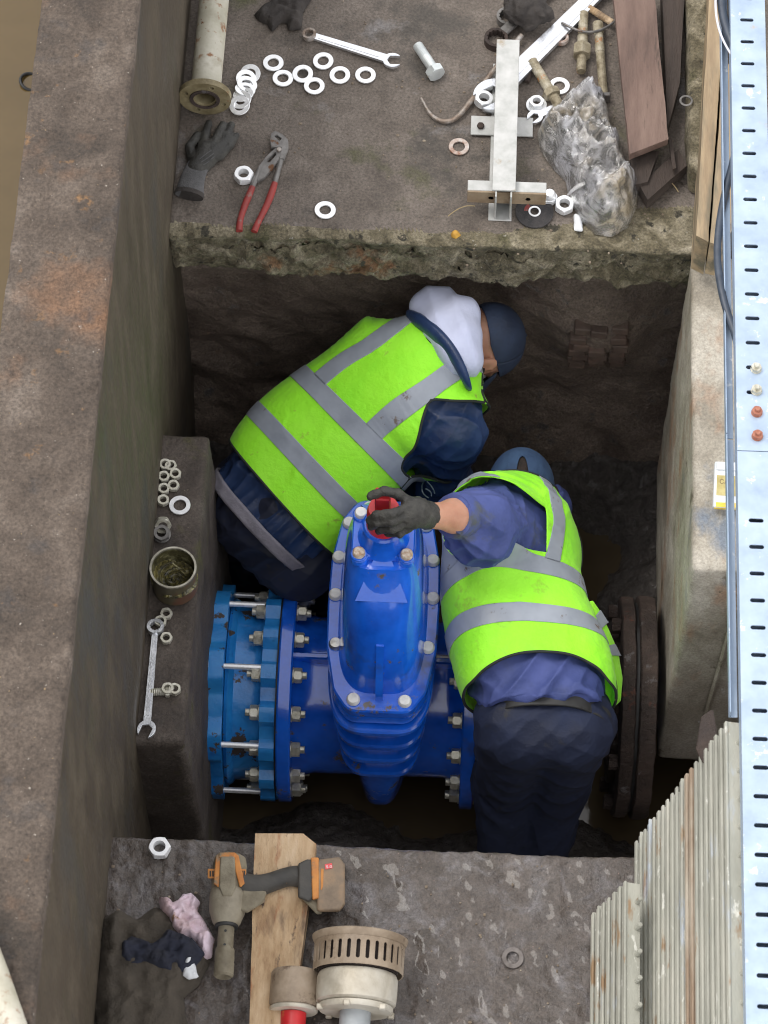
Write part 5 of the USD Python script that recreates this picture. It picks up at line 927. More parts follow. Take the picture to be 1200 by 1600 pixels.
class Loft:
    """garment body: sections (pixel of the axis, z, half width, half depth, roll, tilt, in-picture angle of the lateral, exponent)"""
    def __init__(self, secs):
        C, Rr, Bb, w = [], [], [], []
        for px, py, z, hw, hd, roll, tilt_, ang, e in secs:
            c = P(px, py, z); v = -unit(ray(px, py)); upv = unit(UPV - v * (UPV @ v)); rt = np.cross(upv, v)
            a = math.radians(ang); r = rt * math.cos(a) - upv * math.sin(a); s = rt * math.sin(a) + upv * math.cos(a)
            b = v * math.cos(math.radians(tilt_)) + s * math.sin(math.radians(tilt_)); q = math.radians(roll)
            C.append(c); Rr.append(r * math.cos(q) - b * math.sin(q)); Bb.append(b * math.cos(q) + r * math.sin(q)); w.append((hw, hd, e))
        C = V(C); d = np.r_[0, np.cumsum(np.linalg.norm(np.diff(C, axis=0), axis=1))]; self.L = d[-1]; self.d = d
        self.c, self.r, self.b, self.w = (PchipInterpolator(d, x) for x in (C, V(Rr), V(Bb), V(w)))
    def fr(self, s):
        c, r, b = self.c(s), self.r(s), self.b(s); r = r / np.linalg.norm(r, axis=-1, keepdims=True); b = b - r * (b * r).sum(-1, keepdims=True); return c, r, b / np.linalg.norm(b, axis=-1, keepdims=True), self.w(s)
    def grid(self, s0, s1, ns, nt, off=0., grow=None):
        s, t = np.meshgrid(np.linspace(s0, s1, ns), np.linspace(0, 2 * pi, nt + 1), indexing='ij'); s, t = s.ravel(), t.ravel()
        c, r, b, w = self.fr(s); hw, hd, e = w[:, 0] + off, w[:, 1] + off, w[:, 2]
        if grow is not None: g = grow(s, t); hw, hd = hw + g, hd + g
        x = hw * np.sign(np.cos(t)) * np.abs(np.cos(t)) ** (2 / e); y = hd * np.sign(np.sin(t)) * np.abs(np.sin(t)) ** (2 / e)
        v = c + x[:, None] * r + y[:, None] * b; m = nt + 1
        i, j = np.meshgrid(np.arange(ns - 1), np.arange(nt), indexing='ij'); a = (i * m + j).ravel()
        f = np.vstack([np.c_[a, a + 1, a + m + 1], np.c_[a, a + m + 1, a + m]]); return v, f, dict(s=s, t=t, x=x, y=y)
    def field(self, p, off=0., s0=0., s1=None):
        s1 = self.L if s1 is None else s1; S = np.linspace(s0, s1, 40); c = self.c(S)
        k = np.argmin(((p[:, None] - c[None]) ** 2).sum(-1), 1); tg = np.gradient(c, axis=0); tg /= np.linalg.norm(tg, axis=1, keepdims=True)
        ds = ((p - c[k]) * tg[k]).sum(1); s = np.clip(S[k] + ds, s0, s1); c, r, b, w = self.fr(s); q = p - c
        x, y = (q * r).sum(1), (q * b).sum(1); z = ((q - x[:, None] * r - y[:, None] * b) ** 2).sum(1) ** .5
        e = w[:, 2]; kx = (np.abs(x / (w[:, 0] + off)) ** e + np.abs(y / (w[:, 1] + off)) ** e) ** (1 / e); mn = np.minimum(w[:, 0], w[:, 1]) + off
        inp = (kx - 1) * mn; over = np.maximum(np.maximum(s0 - (S[k] + ds), S[k] + ds - s1), 0)
        return np.where(over > 0, np.sqrt(np.maximum(inp, 0) ** 2 + over ** 2) + np.minimum(inp, 0) * 0, inp)
def bound_loops(v, f):
    d = np.vstack([f[:, [0, 1]], f[:, [1, 2]], f[:, [2, 0]]]); key = np.round(v, 5); _, w = np.unique(key, axis=0, return_inverse=True); w = w.ravel(); d = w[d]; d = d[d[:, 0] != d[:, 1]]
    pos = np.zeros((w.max() + 1, 3)); pos[w] = v
    e = np.sort(d, 1); _, inv, cnt = np.unique(e, axis=0, return_inverse=True, return_counts=True); b = d[cnt[inv.ravel()] == 1]; nx = {}
    for a, c in b: nx.setdefault(a, []).append(c)
    loops = []
    while nx:
        a = next(iter(nx)); lp = [a]
        while True:
            n = nx.get(lp[-1])
            if not n: nx.pop(lp[-1], None); break
            c = n.pop(); 
            if not n: nx.pop(lp[-1], None)
            if c == lp[0]: lp.append(c); break
            lp.append(c)
        if len(lp) > 25: loops.append(pos[lp])
    return loops
def make_vest(per, lo, s0, arms, neck, bands, straps, mat, off=.012, seed=0, hem=None, wav=.005, bunch=None, tstrap=None, under=None):
    """vest as a shell round the loft, armholes and neck cut out, tape cut from the same surface"""
    base, f, u = lo.grid(s0, lo.L, 170, 260, off, bunch)
    v = base.copy(); n = vnorm(v, f); ref = lo.fr(u['s'])[0]; sg_ = np.sign(((v - ref) * n).sum(1)); n *= np.where(sg_ == 0, 1, sg_)[:, None]
    v = v + n * (.008 * (folds(base, seed + 40, 26.) - .4))[:, None] + n * (wav * 2 * nz(base, 7, seed, 3) + .0035 * ridge(base * [1, 1, 1], 13, seed + 2) * (.4 + nz(base, 4, seed + 5)))[:, None]
    if under is not None:
        for _ in range(3): v = v + n * np.clip(.016 - under(v), 0, .03)[:, None]
        for _ in range(2): v3 = v.reshape(170, 261, 3); v3 = v3 * .5 + .125 * (np.roll(v3[:, :260], 1, 1)[:, np.r_[0:260, 0]] + np.roll(v3[:, :260], -1, 1)[:, np.r_[0:260, 0]] + np.concatenate([v3[:1], v3[:-1]]) + np.concatenate([v3[1:], v3[-1:]])); v = v3.reshape(-1, 3)
    keep = np.full(len(v), 9.)
    for sh, axis, R, el in arms:
        q = base - sh; a = unit(axis); lat = q @ a; c = q - lat[:, None] * a; sd = unit(lo.c(lo.L) - lo.c(0)); up = c @ sd; k = np.sqrt((up / el) ** 2 + np.maximum((c ** 2).sum(1) - up ** 2, 0))
        keep = np.minimum(keep, np.maximum(k - R, -.12 - lat))
    if neck: q = base - neck[0]; a = unit(neck[1]); c = q - (q @ a)[:, None] * a; keep = np.minimum(keep, np.linalg.norm(c, axis=1) - neck[2])
    if hem: keep = np.minimum(keep, hem(u))
    U = {k: u[k] for k in u}; V0, F0, Wt = clip(v, f, keep); U = {k: ext(u[k], Wt) for k in u}; N0 = ext(n, Wt)
    body = thicken(V0, F0 if ((np.cross(V0[F0[:, 1]] - V0[F0[:, 0]], V0[F0[:, 2]] - V0[F0[:, 0]]) * N0[F0[:, 0]]).sum(1).mean() > 0) else F0[:, ::-1], .003)
    vp = part(per, 'vest', body, mat, True, world=True)
    def tape(s, nm):
        v1, f1, w1 = clip(V0, F0, s); n1 = ext(N0, w1)
        if len(f1) == 0: return None
        if ((np.cross(v1[f1[:, 1]] - v1[f1[:, 0]], v1[f1[:, 2]] - v1[f1[:, 0]]) * n1[f1[:, 0]]).sum(1).mean() < 0): f1 = f1[:, ::-1]
        part(vp, nm, thicken(v1 + n1 * .0022, f1, .0018), M_tape, True, world=True)
    for a, b in bands:
        m = (a + b) / 2; tape((b - a) / 2 - np.abs(U['s'] - m - (.010 * nz(V0, 4, seed + 9))), 'reflective_band')
    for x, w, smin_ in straps:
        xs = U['x'] + (tstrap(U['s']) if tstrap is not None else 0)
        tape(np.minimum(w / 2 - np.abs(xs - x), U['s'] - smin_), 'reflective_band')
    for lp in bound_loops(V0, F0):
        sl_ = np.r_[0, np.cumsum(np.linalg.norm(np.diff(lp, axis=0), axis=1))]
        if sl_[-1] > .25 and np.linalg.norm(lp[0] - lp[-1]) < .01:
            k = np.linspace(0, sl_[-1], max(12, int(sl_[-1] / .014))); q = np.stack([np.interp(k, sl_, lp[:, c]) for c in range(3)], 1)
            q[1:-1] = .5 * q[1:-1] + .25 * (q[:-2] + q[2:]); part(vp, 'binding', tube(spl(q, len(q) * 2), .0036, 6), M_bind, 60, world=True)
def mesh_field(fn, lo, hi, h, it=3): v, f = nets(fn, lo, hi, h); return smooth_mesh(v, f, it) if it else (v, f)
def folds(v, seed, k=46., axes=((.5, .6, .6), (-.7, .3, .6), (.2, -.8, .5))):
    """long soft folds whose direction and strength change over the garment; 0 in the troughs, about 1 on the crests"""
    out = 0
    for i, a in enumerate(axes):
        w = np.clip(meshkit.fbm(v * 5 + 5 * i, 2, seed + i) * 2.8 - 1.0, 0, 1); ph = v @ unit(a) * k * (1 + .3 * i) + 5 * meshkit.fbm(v * 3.2, 2, seed + 7 + i)
        out = out + w * (1 - np.abs(np.sin(ph))) ** 1.25
    return np.minimum(out, .95 + .1 * np.tanh(out))
def cloth(fn, lo, hi, h, amp, fq, seed, it=3, fold=1.):
    v, f = mesh_field(fn, lo, hi, h, it); v, f = trimesh.remesh.subdivide(v, f); v, f = smooth_mesh(V(v), V(f), 2); n = vnorm(v, f)
    return trimesh.Trimesh(v + n * (amp * ridge(v, fq, seed) + amp * nz(v, fq * .5, seed + 2) + fold * .017 * (folds(v, seed) - .95))[:, None], f, process=False)
def bb(pts, m): pts = V(pts); return pts.min(0) - m, pts.max(0) + m
def headfn(p, c, u, fw, k=1.0):
    """head with brow, nose, lips, chin and ears; u = crown, fw = face"""
    r = np.cross(fw, u); R = np.stack([r, fw, u]); q = (p - c) @ R.T / k
    d = ell(q, (0, -.008, .025), (.076, .095, .088)); d = smin(d, ell(q, (0, .028, -.045), (.058, .062, .07)), .03)
    d = smin(d, ell(q, (0, .072, -.098), (.024, .02, .018)), .025); d = smin(d, caps(q, V([0, .093, .005]), V([0, .112, -.032]), .008, .014), .012)
    d = smin(d, caps(q, V([-.03, .084, .02]), V([.03, .084, .02]), .011, .011), .012); d = smin(d, caps(q, V([-.018, .092, -.065]), V([.018, .092, -.065]), .008, .008), .008)
    for s in (-1, 1):
        d = np.maximum(d, -ell(q, (s * .031, .095, .003), (.015, .014, .009)))
        e = np.maximum(ell(q, (s * .084, -.008, -.01), (.010, .024, .034)), -ell(q, (s * .094, -.003, -.006), (.007, .013, .022))); d = smin(d, e, .006)
    return d * k
def limb(p, js, rads, k=.03):
    d = None
    for i in range(len(js) - 1): e = caps(p, js[i], js[i + 1], rads[i], rads[i + 1]); d = e if d is None else smin(d, e, k)
    return d
def skin_hand(wr, dr, nr, side=1, curl=.5, sc=1.):
    """palm and five fingers of unequal length; dr along the fingers, nr out of the back of the hand"""
    dr, nr = unit(dr), unit(nr); lt = np.cross(dr, nr) * side; fs = []
    for k, (o, L) in enumerate(((-.030, .072), (-.010, .080), (.010, .075), (.029, .060))):
        p = wr + dr * .088 * sc + lt * o * sc; ch = [tuple(p) + (.0095,)]; a = 0
        for j, fr_ in enumerate((.45, .31, .24)): a += curl * (.7, .9, .6)[j]; p = p + (dr * math.cos(a) - nr * math.sin(a)) * L * fr_ * sc; ch.append(tuple(p) + (.0092 - .0008 * (j + 1),))
        fs.append(ch)
    b = wr + dr * .03 * sc - lt * .028 * sc; t1 = b + (dr * .6 - lt * .75 - nr * .25) * .042 * sc; t2 = t1 + (dr * .85 - lt * .3 - nr * .45) * .032 * sc; t3 = t2 + (dr * .95 - nr * .5) * .026 * sc
    fs.append([tuple(b) + (.013,), tuple(t1) + (.0115,), tuple(t2) + (.0105,), tuple(t3) + (.009,)])
    palm = [(wr + dr * .01, wr + dr * .05 + lt * .0, .021), (wr + dr * .04 - lt * .022 * sc, wr + dr * .082 * sc - lt * .026 * sc, .0155), (wr + dr * .04 + lt * .018 * sc, wr + dr * .08 * sc + lt * .025 * sc, .0145), (wr + dr * .05, wr + dr * .084 * sc, .0155)]
    return fs, palm
def arch_cap(per, c, u, fw, rad, mat, hole=None, rim=-.012, brim=True, button=True):
    """baseball cap: crown shell of six gores, brim, button, opening at the back"""
    r = np.cross(fw, u); R = np.stack([r, fw, u]); th, ph = np.meshgrid(np.linspace(.001, 1.9, 60), np.linspace(0, 2 * pi, 121), indexing='ij'); th, ph = th.ravel(), ph.ravel()
    q = np.stack([np.sin(th) * np.cos(ph), np.sin(th) * np.sin(ph), np.cos(th)], -1); q = q * V(rad) * (1 - .012 * np.exp(-(np.minimum(np.mod(ph, pi / 3), pi / 3 - np.mod(ph, pi / 3)) / .04) ** 2) * np.sin(th))[:, None]
    q += .002 * nvec(q, 30, 3); i, j = np.meshgrid(np.arange(59), np.arange(120), indexing='ij'); a = (i * 121 + j).ravel(); f = np.vstack([np.c_[a, a + 121, a + 122], np.c_[a, a + 122, a + 1]])
    keep = q[:, 2] - rim - .30 * q[:, 1]
    if hole is not None: w, h = hole; keep = np.minimum(keep, np.where(q[:, 1] < 0, np.sqrt((q[:, 0] / w) ** 2 + (np.maximum(q[:, 2] - rim + .03, 0) / h) ** 2) - 1, 1) * .03)
    v, f, _ = clip(q, f, keep); t = thicken(v, f, .003); m = trimesh.Trimesh(V(t.vertices) @ R + c, t.faces, process=False)
    cp_ = part(per, 'cap', m, mat, True, world=True)
    if brim:
        n = 24; A = np.linspace(.35, pi - .35, n); rows = []
        for e in np.linspace(0, 1, 8): rows.append(np.stack([np.cos(A) * (rad[0] * .99) * (1 - .06 * e), np.sin(A) * rad[1] * .98 + e * .068 * np.sin(A) ** .6, rim + .004 - .018 * e - .016 * np.cos(A) ** 2 * e], -1))
        bv = np.vstack(rows); i, j = np.meshgrid(np.arange(7), np.arange(n - 1), indexing='ij'); a = (i * n + j).ravel(); bf = np.vstack([np.c_[a, a + 1, a + n + 1], np.c_[a, a + n + 1, a + n]])
        t = thicken(bv, bf, .0035); part(cp_, 'brim', trimesh.Trimesh(V(t.vertices) @ R + c, t.faces, process=False), mat, 40, world=True)
    if button: part(cp_, 'button', mv(trimesh.creation.icosphere(2, .006), c + u * (rad[2] + .001)), mat, True, world=True)
    return cp_
MM = 1.6e-3
# ---------------------------------------------------------------- worker on the left, bent down over the far side of the valve
w1 = thing('person', 'person in lime vest, navy jacket, white hood and navy cap, bent down behind the valve', 'person', xf(P(450, 800, -1.3)))
lo1 = Loft([(402, 822, -.655, .165, .135, -12, -8, 46, 2.3), (447, 780, -.60, .182, .140, -14, -6, 47, 2.4), (494, 722, -.545, .192, .138, -18, 0, 46, 2.5), (550, 671, -.49, .182, .128, -22, 2, 45, 2.5), (602, 626, -.435, .170, .120, -24, 4, 40, 2.4), (648, 594, -.385, .178, .108, -24, 8, 36, 2.2), (673, 567, -.35, .150, .096, -22, 10, 36, 2.0), (690, 545, -.325, .105, .080, -20, 12, 36, 2.0), (706, 533, -.31, .070, .066, -18, 12, 36, 2.0)])
hd1 = P(750, 537, -.38); u1 = unit(RT * .95 + V([0, .25, -.12])); f1_ = unit(V([.05, -.2, -1.]) - u1 * (V([.05, -.2, -1.]) @ u1))
nk1 = lo1.c(lo1.L); Rs1 = P(708, 672, -.41); Re1 = P(690, 735, -.62); Rw1 = P(655, 800, -.74); Ls1 = P(562, 580, -.50); Le1 = P(580, 570, -.74); Lw1 = P(600, 640, -.86)
pel1 = P(425, 818, -.65); hl1, hr1 = P(400, 770, -.68), P(462, 850, -.70); kl1, kr1 = P(430, 760, -.97), P(520, 860, -.98); al1, ar1 = P(395, 900, -1.24), P(480, 960, -1.24)
toe = V([.1, .14, 0])
hR, pR = skin_hand(Rw1, V([-.2, -.4, -.6]), V([.3, -.5, .8]), 1, .6); hL, pL_ = skin_hand(Lw1, V([.3, -.5, -.6]), V([-.2, .4, .8]), -1, .5)
hfR, hfL = hand_field(hR, pR), hand_field(hL, pL_)
def body1(p):
    d = smin(headfn(p, hd1, u1, f1_), caps(p, nk1, hd1 + f1_ * .0 - u1 * .06, .05, .05), .03)
    d = smin(d, lo1.field(p, -.035, .05, lo1.L - .05), .03)
    d = smin(d, limb(p, [Rs1, Re1, Rw1], [.05, .042, .028]), .03); d = smin(d, limb(p, [Ls1, Le1, Lw1], [.05, .042, .028]), .03)
    d = smin(d, hfR(p), .012); d = smin(d, hfL(p), .012)
    d = smin(d, limb(p, [hl1, kl1, al1, al1 + toe], [.066, .05, .042, .032]), .04); d = smin(d, limb(p, [hr1, kr1, ar1, ar1 + toe], [.066, .05, .042, .032]), .04)
    return d
B1 = bb([hd1, Rs1, Ls1, Rw1, Lw1, pel1, kl1, kr1, al1 + toe, ar1 + toe, al1, ar1, hl1], .16)
part(w1, 'body', trimesh.Trimesh(*mesh_field(body1, *B1, .0085, 2), process=False), M_skin, True, **W)
for s in (-1, 1):
    r_ = np.cross(f1_, u1); part(w1, 'eye', mv(trimesh.creation.icosphere(2, .0115), hd1 + r_ * s * .031 + f1_ * .082 + u1 * .003), M_eye, True, **W)
part(w1, 'beard', trimesh.Trimesh(*mesh_field(lambda p: np.maximum(np.maximum(headfn(p, hd1, u1, f1_, 1.0) - .004, (p - hd1) @ u1 + .022 + .35 * ((p - hd1) @ f1_ - .03)), .0 - ((p - hd1) @ f1_ + .005)), hd1 - .16, hd1 + .16, .006, 1), process=False), M_hair, True, **W)
tro1 = lambda p: smin(smin(limb(p, [hl1, kl1, al1 + V([0, 0, .05])], [.115, .088, .075]), limb(p, [hr1, kr1, ar1 + V([0, 0, .05])], [.115, .088, .075]), .03), smin(caps(p, P(398, 800, -.665), P(468, 868, -.70), .122, .115), caps(p, P(430, 800, -.62), P(445, 790, -.60), .13, .13), .04), .05)
part(w1, 'trousers', cloth(tro1, *bb([hl1, hr1, kl1, kr1, al1, ar1, pel1], .2), .011, .0035, 8, 3, fold=.6), M_trous, True, **W)
for a_k in (al1, ar1): part(w1, 'boot', trimesh.Trimesh(*mesh_field(lambda p, a=a_k: smin(caps(p, a + V([0, 0, .06]), a + V([0, 0, -.02]), .058, .05), caps(p, a + V([0, 0, -.03]), a + toe * .95 + V([0, 0, -.045]), .05, .04), .03), *bb([a_k, a_k + toe], .12), .01, 2), process=False), M_boot, True, **W)
jk1 = lambda p: smin(smin(lo1.field(p, .0, .015, lo1.L - .035), limb(p, [Rs1 - (Rs1 - lo1.c(lo1.L * .75)) * .2, Rs1, Re1, Re1 * .35 + Rw1 * .65], [.08, .080, .072, .058], .04), .035), limb(p, [Ls1, Le1, Le1 * .3 + Lw1 * .7], [.07, .065, .055], .04), .035)
part(w1, 'jacket', cloth(jk1, *bb([Rs1, Ls1, Rw1, Lw1, lo1.c(0), nk1, Re1, Le1], .23), .0095, .003, 9, 7, fold=.85), M_navy, True, **W)
vh, fh, uh = lo1.grid(-.002, .030, 6, 120, .010); part(w1, 'sweater_hem', thicken(vh + .004 * nvec(vh, 20, 5), fh[:, ::-1], .006), M_lilac, True, **W)
s_hem = lo1.d[1]; sax = unit(lo1.c(lo1.L) - lo1.c(0)); c5, r5, b5, _ = [x for x in lo1.fr(np.array([lo1.d[5]]))]
arms1 = [(P(728, 708, -.40), r5[0], .116, 1.1), (P(540, 575, -.56), -r5[0], .08, 1.1)]
sL = lo1.d
make_vest(w1, lo1, s_hem, arms1, (nk1 + V([0, 0, 0]), sax, .098), [(sL[2] - .042, sL[2] + .004), (sL[3] - .018, sL[3] + .034)], [(.098, .05, sL[3] + .03), (-.105, .05, sL[3] + .03)], M_vest1, .013, 11, under=jk1)
col = spl(PL([(640, 492, -.285), (660, 505, -.235), (684, 524, -.212), (706, 550, -.212), (722, 580, -.23), (732, 606, -.29)]), 40)
part(w1, 'collar', tube(col, [.010, .015, .015, .014, .012, .007], 12, flat=1.5), M_navy, True, **W)
hoodc = [P(*a) for a in ((668, 480, -.275), (688, 474, -.27), (718, 492, -.245), (722, 526, -.24), (725, 560, -.262), (712, 544, -.242), (690, 510, -.242))]
tip = P(736, 594, -.33)
def hood(p):
    d = None
    for a, b in ((0, 2), (1, 2), (6, 2), (6, 3), (5, 3), (5, 4), (0, 6), (0, 3), (1, 3), (6, 4), (3, 4), (2, 4), (1, 6), (2, 5), (0, 5)):
        e = caps(p, hoodc[a], hoodc[b], .031, .033); d = e if d is None else smin(d, e, .03)
    d = smin(d, caps(p, hoodc[4], tip, .024, .010), .03)
    return d - .005 * folds(p, 77, 46., ((.8, .5, .2), (.9, .3, 0)))
part(w1, 'hood', trimesh.Trimesh(*mesh_field(hood, *bb(PL([(645, 440, -.3), (760, 610, -.3)]), .14), .0045, 2), process=False), M_hood, True, **W)
arch_cap(w1, hd1 + u1 * .030 - f1_ * .006, u1, f1_, (.086, .108, .088), M_cap1, None, -.012)
for nm, hf, wr_, dr_ in (('glove', hfR, Rw1, Rw1 - Re1), ('glove', hfL, Lw1, Lw1 - Le1)):
    part(w1, nm, trimesh.Trimesh(*nets(lambda p: smin(hf(p) - .003, caps(p, wr_ - unit(dr_) * .04, wr_, .036, .032), .015), wr_ - .19, wr_ + .19, .006), process=False), M_glove, True, **W)
for st in (((664, 750), (659, 762), (662, 772), (670, 778)), ((667, 752), (674, 760), (679, 771)), ((665, 764), (671, 767), (674, 775))):
    q = V([surf(x, y, jk1, -.3, -.75) for x, y in st]) - FW * .006; part(w1, 'sleeve_print', tube(spl(q, 10), .0016, 5), M_logo, 60, **W)
# ---------------------------------------------------------------- worker on the right, bent forward with the left hand on the stem
w2 = thing('person', 'person in dirty lime vest and denim cap, gloved hand on the valve stem', 'person', xf(P(830, 1340, -1.3)))
lo2 = Loft([(850, 1118, -.43, .150, .125, 0, 26, 0, 2.4), (846, 1082, -.425, .160, .130, 4, 28, -1, 2.4), (822, 1012, -.42, .160, .130, 12, 30, -3, 2.4), (804, 942, -.415, .158, .126, 28, 30, -5, 2.4), (800, 882, -.41, .160, .120, 44, 28, -5, 2.3), (803, 838, -.40, .178, .110, 50, 28, -3, 2.2), (809, 802, -.39, .150, .096, 46, 28, -3, 2.0), (813, 782, -.395, .095, .078, 40, 28, -3, 2.0), (814, 768, -.40, .066, .060, 35, 28, -3, 2.0)])
nk2 = lo2.c(lo2.L); hd2 = P(814, 776, -.475); u2 = unit(V([0, .93, -.28])); f2_ = unit(V([-.10, -.1, -1.]) - u2 * (V([-.1, -.1, -1.]) @ u2))
u2 = unit(UPV * .75 + FW * .65 + RT * .03)
f2_ = FW * .75 - UPV * .65; f2_ = unit(f2_ - u2 * (f2_ @ u2))
Ls2 = P(772, 818, -.29); Le2 = P(752, 822, -.12); Lw2 = P(672, 806, .045); Rs2 = P(846, 862, -.58); Re2 = P(860, 800, -.78); Rw2 = P(800, 790, -.96)
hl2, hr2 = P(806, 1135, -.47), P(896, 1135, -.47); kl2, kr2 = P(790, 1225, -.86), P(868, 1225, -.86); al2, ar2 = P(784, 1375, -1.22), P(838, 1375, -1.22)
toe2 = V([0, .17, 0])
gl_f = [c3([(641, 784, .105, .0135), (622, 772, .125, .0125), (600, 767, .128, .012), (579, 775, .118, .011)]),
        c3([(636, 794, .112, .0135), (612, 803, .128, .0128), (588, 805, .118, .012), (578, 813, .096, .011)]),
        c3([(637, 804, .103, .0135), (612, 815, .112, .0128), (588, 817, .100, .012), (580, 823, .080, .011)]),
        c3([(639, 814, .088, .013), (614, 826, .088, .0122), (596, 827, .076, .0115), (592, 830, .06, .0105)]),
        c3([(646, 820, .072, .0125), (624, 833, .066, .0115), (607, 834, .054, .0105)])]
gl_p = [(P(668, 804, .055), P(650, 800, .085), .028), (P(652, 790, .095), P(640, 790, .108), .020), (P(655, 812, .075), P(642, 814, .082), .019), (P(650, 800, .09), P(638, 804, .098), .021)]
g2 = hand_field(gl_f, gl_p, .005)
hR2, pR2 = skin_hand(Rw2, V([-.6, .2, -.6]), V([.2, -.4, .8]), 1, .6); hfR2 = hand_field(hR2, pR2)
thin = hand_field([[q[:3] + (q[3] - .004,) for q in ch] for ch in gl_f], [(a, b, r - .004) for a, b, r in gl_p], .004)
def body2(p):
    d = smin(headfn(p, hd2, u2, f2_), caps(p, nk2 + FW * .03, hd2 - u2 * .05, .042, .05), .03)
    d = smin(d, lo2.field(p, -.03, .0, lo2.L - .02), .03)
    d = smin(d, limb(p, [Ls2, Le2, P(712, 806, -.02), Lw2], [.052, .045, .036, .030]), .03); d = smin(d, limb(p, [Rs2, Re2, Rw2], [.05, .042, .028]), .03)
    d = smin(d, thin(p), .008); d = smin(d, hfR2(p), .012)
    d = smin(d, limb(p, [hl2, kl2, al2, al2 + toe2], [.066, .05, .042, .032]), .04); d = smin(d, limb(p, [hr2, kr2, ar2, ar2 + toe2], [.066, .05, .042, .032]), .04)
    return d
B2 = bb([hd2, Ls2, Rs2, Lw2, P(590, 800, .1), Rw2, hl2, hr2, kl2, kr2, al2 + toe2, ar2 + toe2, al2, ar2], .13)
part(w2, 'body', trimesh.Trimesh(*mesh_field(body2, *B2, .008, 2), process=False), M_skin, True, **W)
for s in (-1, 1):
    r_ = np.cross(f2_, u2); part(w2, 'eye', mv(trimesh.creation.icosphere(2, .0115), hd2 + r_ * s * .031 + f2_ * .082 + u2 * .003), M_eye, True, **W)
part(w2, 'hair', trimesh.Trimesh(*mesh_field(lambda p: np.maximum(headfn(p, hd2, u2, f2_, 1.0) - .003, (p - hd2) @ f2_ - .02), hd2 - .15, hd2 + .15, .007, 1), process=False), M_hair, True, **W)
arch_cap(w2, hd2 + u2 * .024 - f2_ * .006, u2, f2_, (.085, .106, .100), M_cap2, (.0175, .096), -.05)
tro2 = lambda p: smin(smin(limb(p, [hl2, kl2, al2 + V([0, 0, .04])], [.098, .082, .068]), limb(p, [hr2, kr2, ar2 + V([0, 0, .04])], [.098, .082, .068]), .02), caps(p, P(818, 1128, -.455), P(884, 1128, -.455), .108, .108), .04)
part(w2, 'jeans', cloth(tro2, *bb([hl2, hr2, kl2, kr2, al2, ar2], .19), .0095, .0035, 8, 23, fold=.4), M_jean, True, **W)
for a_k in (al2, ar2):
    bt = part(w2, 'boot', trimesh.Trimesh(*mesh_field(lambda p, a=a_k: smin(caps(p, a + V([0, 0, .04]), a + V([0, 0, -.03]), .060, .052), caps(p, a + V([0, 0, -.04]), a + toe2 * .95 + V([0, 0, -.055]), .05, .042), .03), *bb([a_k, a_k + toe2], .12), .01, 2), process=False), M_boot, True, **W)
    part(bt, 'boot_cuff', ringm(.074, .064, .02, a_k + V([0, 0, .05]), n=32, b=.003), M_vest1, 40, **W)
sh2 = lambda p: smin(smin(lo2.field(p, .0, .004, lo2.L - .004), limb(p, [Ls2, Le2, P(716, 806, -.03)], [.092, .085, .052], .05), .04), limb(p, [Rs2, Re2, Re2 * .4 + Rw2 * .6], [.07, .062, .052], .04), .035)
part(w2, 'shirt', cloth(sh2, *bb([Ls2, Rs2, Rw2, Re2, lo2.c(0), nk2, P(716, 806, -.03)], .23), .0085, .003, 9, 27), M_shirt, True, **W)
part(w2, 'sleeve_roll', tube(spl(PL([(722, 806, -.045), (714, 806, -.026), (708, 806, -.012)]), 6), [.055, .057, .052], 20), M_shirt, 60, **W)
bv, bf_, _ = lo2.grid(-.022, .012, 12, 160, -.012); bn_ = vnorm(bv, bf_); bn_ *= np.sign(((bv - lo2.c(0)) * bn_).sum(1))[:, None]
for _ in range(3): bv = bv + bn_ * np.maximum(.0 - tro2(bv), 0)[:, None]
bv = bv - bn_ * .006; part(w2, 'belt', thicken(bv, bf_[:, ::-1], .006), M_seal, True, **W)
c5, r5, b5, _ = lo2.fr(np.array([lo2.d[5]])); sL = lo2.d; sax2 = unit(nk2 - lo2.c(0))
arms2 = [(P(762, 820, -.27), -r5[0], .111, .84), (c5[0] + r5[0] * .19, r5[0], .09, 1.1)]
make_vest(w2, lo2, sL[1] - .015, arms2, (nk2, sax2, .052), [(sL[2] - .012, sL[2] + .038), (sL[3] + .004, sL[3] + .054)], [(.022, .046, sL[3] + .05), (-.155, .046, sL[3] + .05)], M_vest2, .014, 21, under=sh2, hem=lambda u: u['s'] - sL[1] - .03 + .06 * np.abs(np.cos(u['t'])) ** 2)
part(w2, 'glove', trimesh.Trimesh(*smooth_mesh(*nets(lambda p: smin(g2(p), caps(p, P(667, 805, .045), P(656, 802, .07), .034, .030), .015) + .0022 * ridge(p, 55, 5), *bb([P(575, 770, .1), P(680, 835, .02), P(600, 800, .14)], .06), .0032), 2), process=False), M_glove, True, **W)
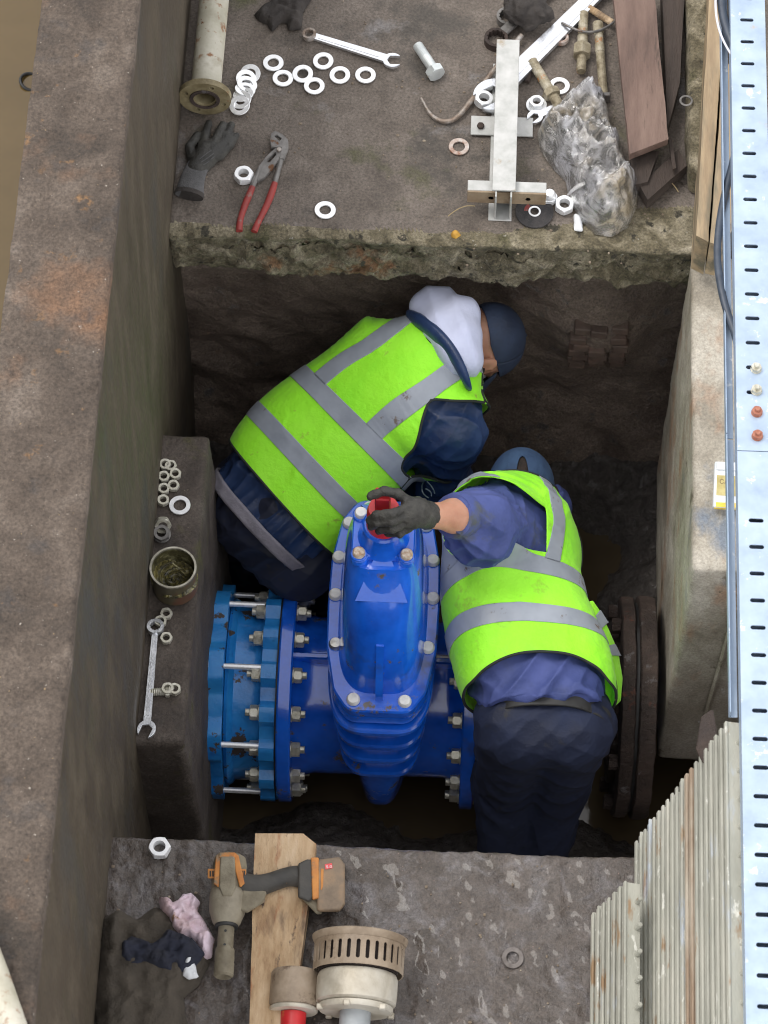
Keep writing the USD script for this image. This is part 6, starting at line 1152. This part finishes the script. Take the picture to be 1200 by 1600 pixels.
# loose right front panel of the vest, flaring out
def sheet(px, bow, z0, z1, step=.006):
    """px outline, z runs from z0 at the left to z1 at the right, bowed towards the camera"""
    pol = sg.Polygon(px).buffer(3).buffer(-3); x0, y0, x1, y1 = pol.bounds; nx, ny = int((x1 - x0) / 2.5) + 2, int((y1 - y0) / 2.5) + 2
    g = np.stack(np.meshgrid(np.linspace(x0, x1, nx), np.linspace(y0, y1, ny), indexing='ij'), -1).reshape(-1, 2); pts = shapely.points(g); d = np.where(shapely.contains(pol, pts), 1, -1) * shapely.distance(pol.exterior, pts)
    i, j = np.meshgrid(np.arange(nx - 1), np.arange(ny - 1), indexing='ij'); a = (i * ny + j).ravel(); f = np.vstack([np.c_[a, a + ny, a + ny + 1], np.c_[a, a + ny + 1, a + 1]])
    v, f, Wt = clip(np.c_[g, g[:, 0] * 0], f, d); t = (v[:, 0] - x0) / (x1 - x0); z = z0 + (z1 - z0) * t + bow * np.sin(pi * np.clip(t, 0, 1)) + .004 * np.sin(v[:, 1] * .09)
    return V([P(a, b, c) for (a, b, _), c in zip(v, z)]), f
fpx = [(902, 948), (926, 938), (938, 955), (952, 985), (966, 1018), (973, 1060), (970, 1095), (956, 1108), (940, 1080), (918, 1020)]
fv, ff = sheet(fpx, .035, -.38, -.52); fo = ff if (trimesh.Trimesh(fv, ff, process=False).face_normals[:, 2].mean() > 0) else ff[:, ::-1]
fl2 = part(w2, 'vest_front', thicken(fv, fo, .003), M_vest2, True, **W)
def onflap(px): 
    xs0, xs1 = 902, 973; v = []
    pol = sg.Polygon(px).buffer(1.5).buffer(-1.5); x0, y0, x1, y1 = pol.bounds; nx, ny = int((x1 - x0) / 2) + 2, int((y1 - y0) / 2) + 2
    g = np.stack(np.meshgrid(np.linspace(x0, x1, nx), np.linspace(y0, y1, ny), indexing='ij'), -1).reshape(-1, 2); pts = shapely.points(g); d = np.where(shapely.contains(pol, pts), 1, -1) * shapely.distance(pol.exterior, pts)
    i, j = np.meshgrid(np.arange(nx - 1), np.arange(ny - 1), indexing='ij'); a = (i * ny + j).ravel(); f = np.vstack([np.c_[a, a + ny, a + ny + 1], np.c_[a, a + ny + 1, a + 1]])
    v, f, _ = clip(np.c_[g, g[:, 0] * 0], f, d); t = np.clip((v[:, 0] - xs0) / (xs1 - xs0), 0, 1); z = -.38 - .14 * t + .035 * np.sin(pi * t) + .004 * np.sin(v[:, 1] * .09)
    return V([P(a, b, c) for (a, b, _), c in zip(v, z)]), f
for q in ([(914, 984), (920, 976), (937, 953), (949, 973), (926, 995)], [(932, 1014), (960, 1006), (969, 1025), (949, 1024)]):
    tv, tff = onflap(q); tff = tff if trimesh.Trimesh(tv, tff, process=False).face_normals[:, 2].mean() > 0 else tff[:, ::-1]
    n_ = vnorm(tv, tff); part(fl2, 'reflective_band', thicken(tv + n_ * .003, tff, .002), M_tape, True, **W)
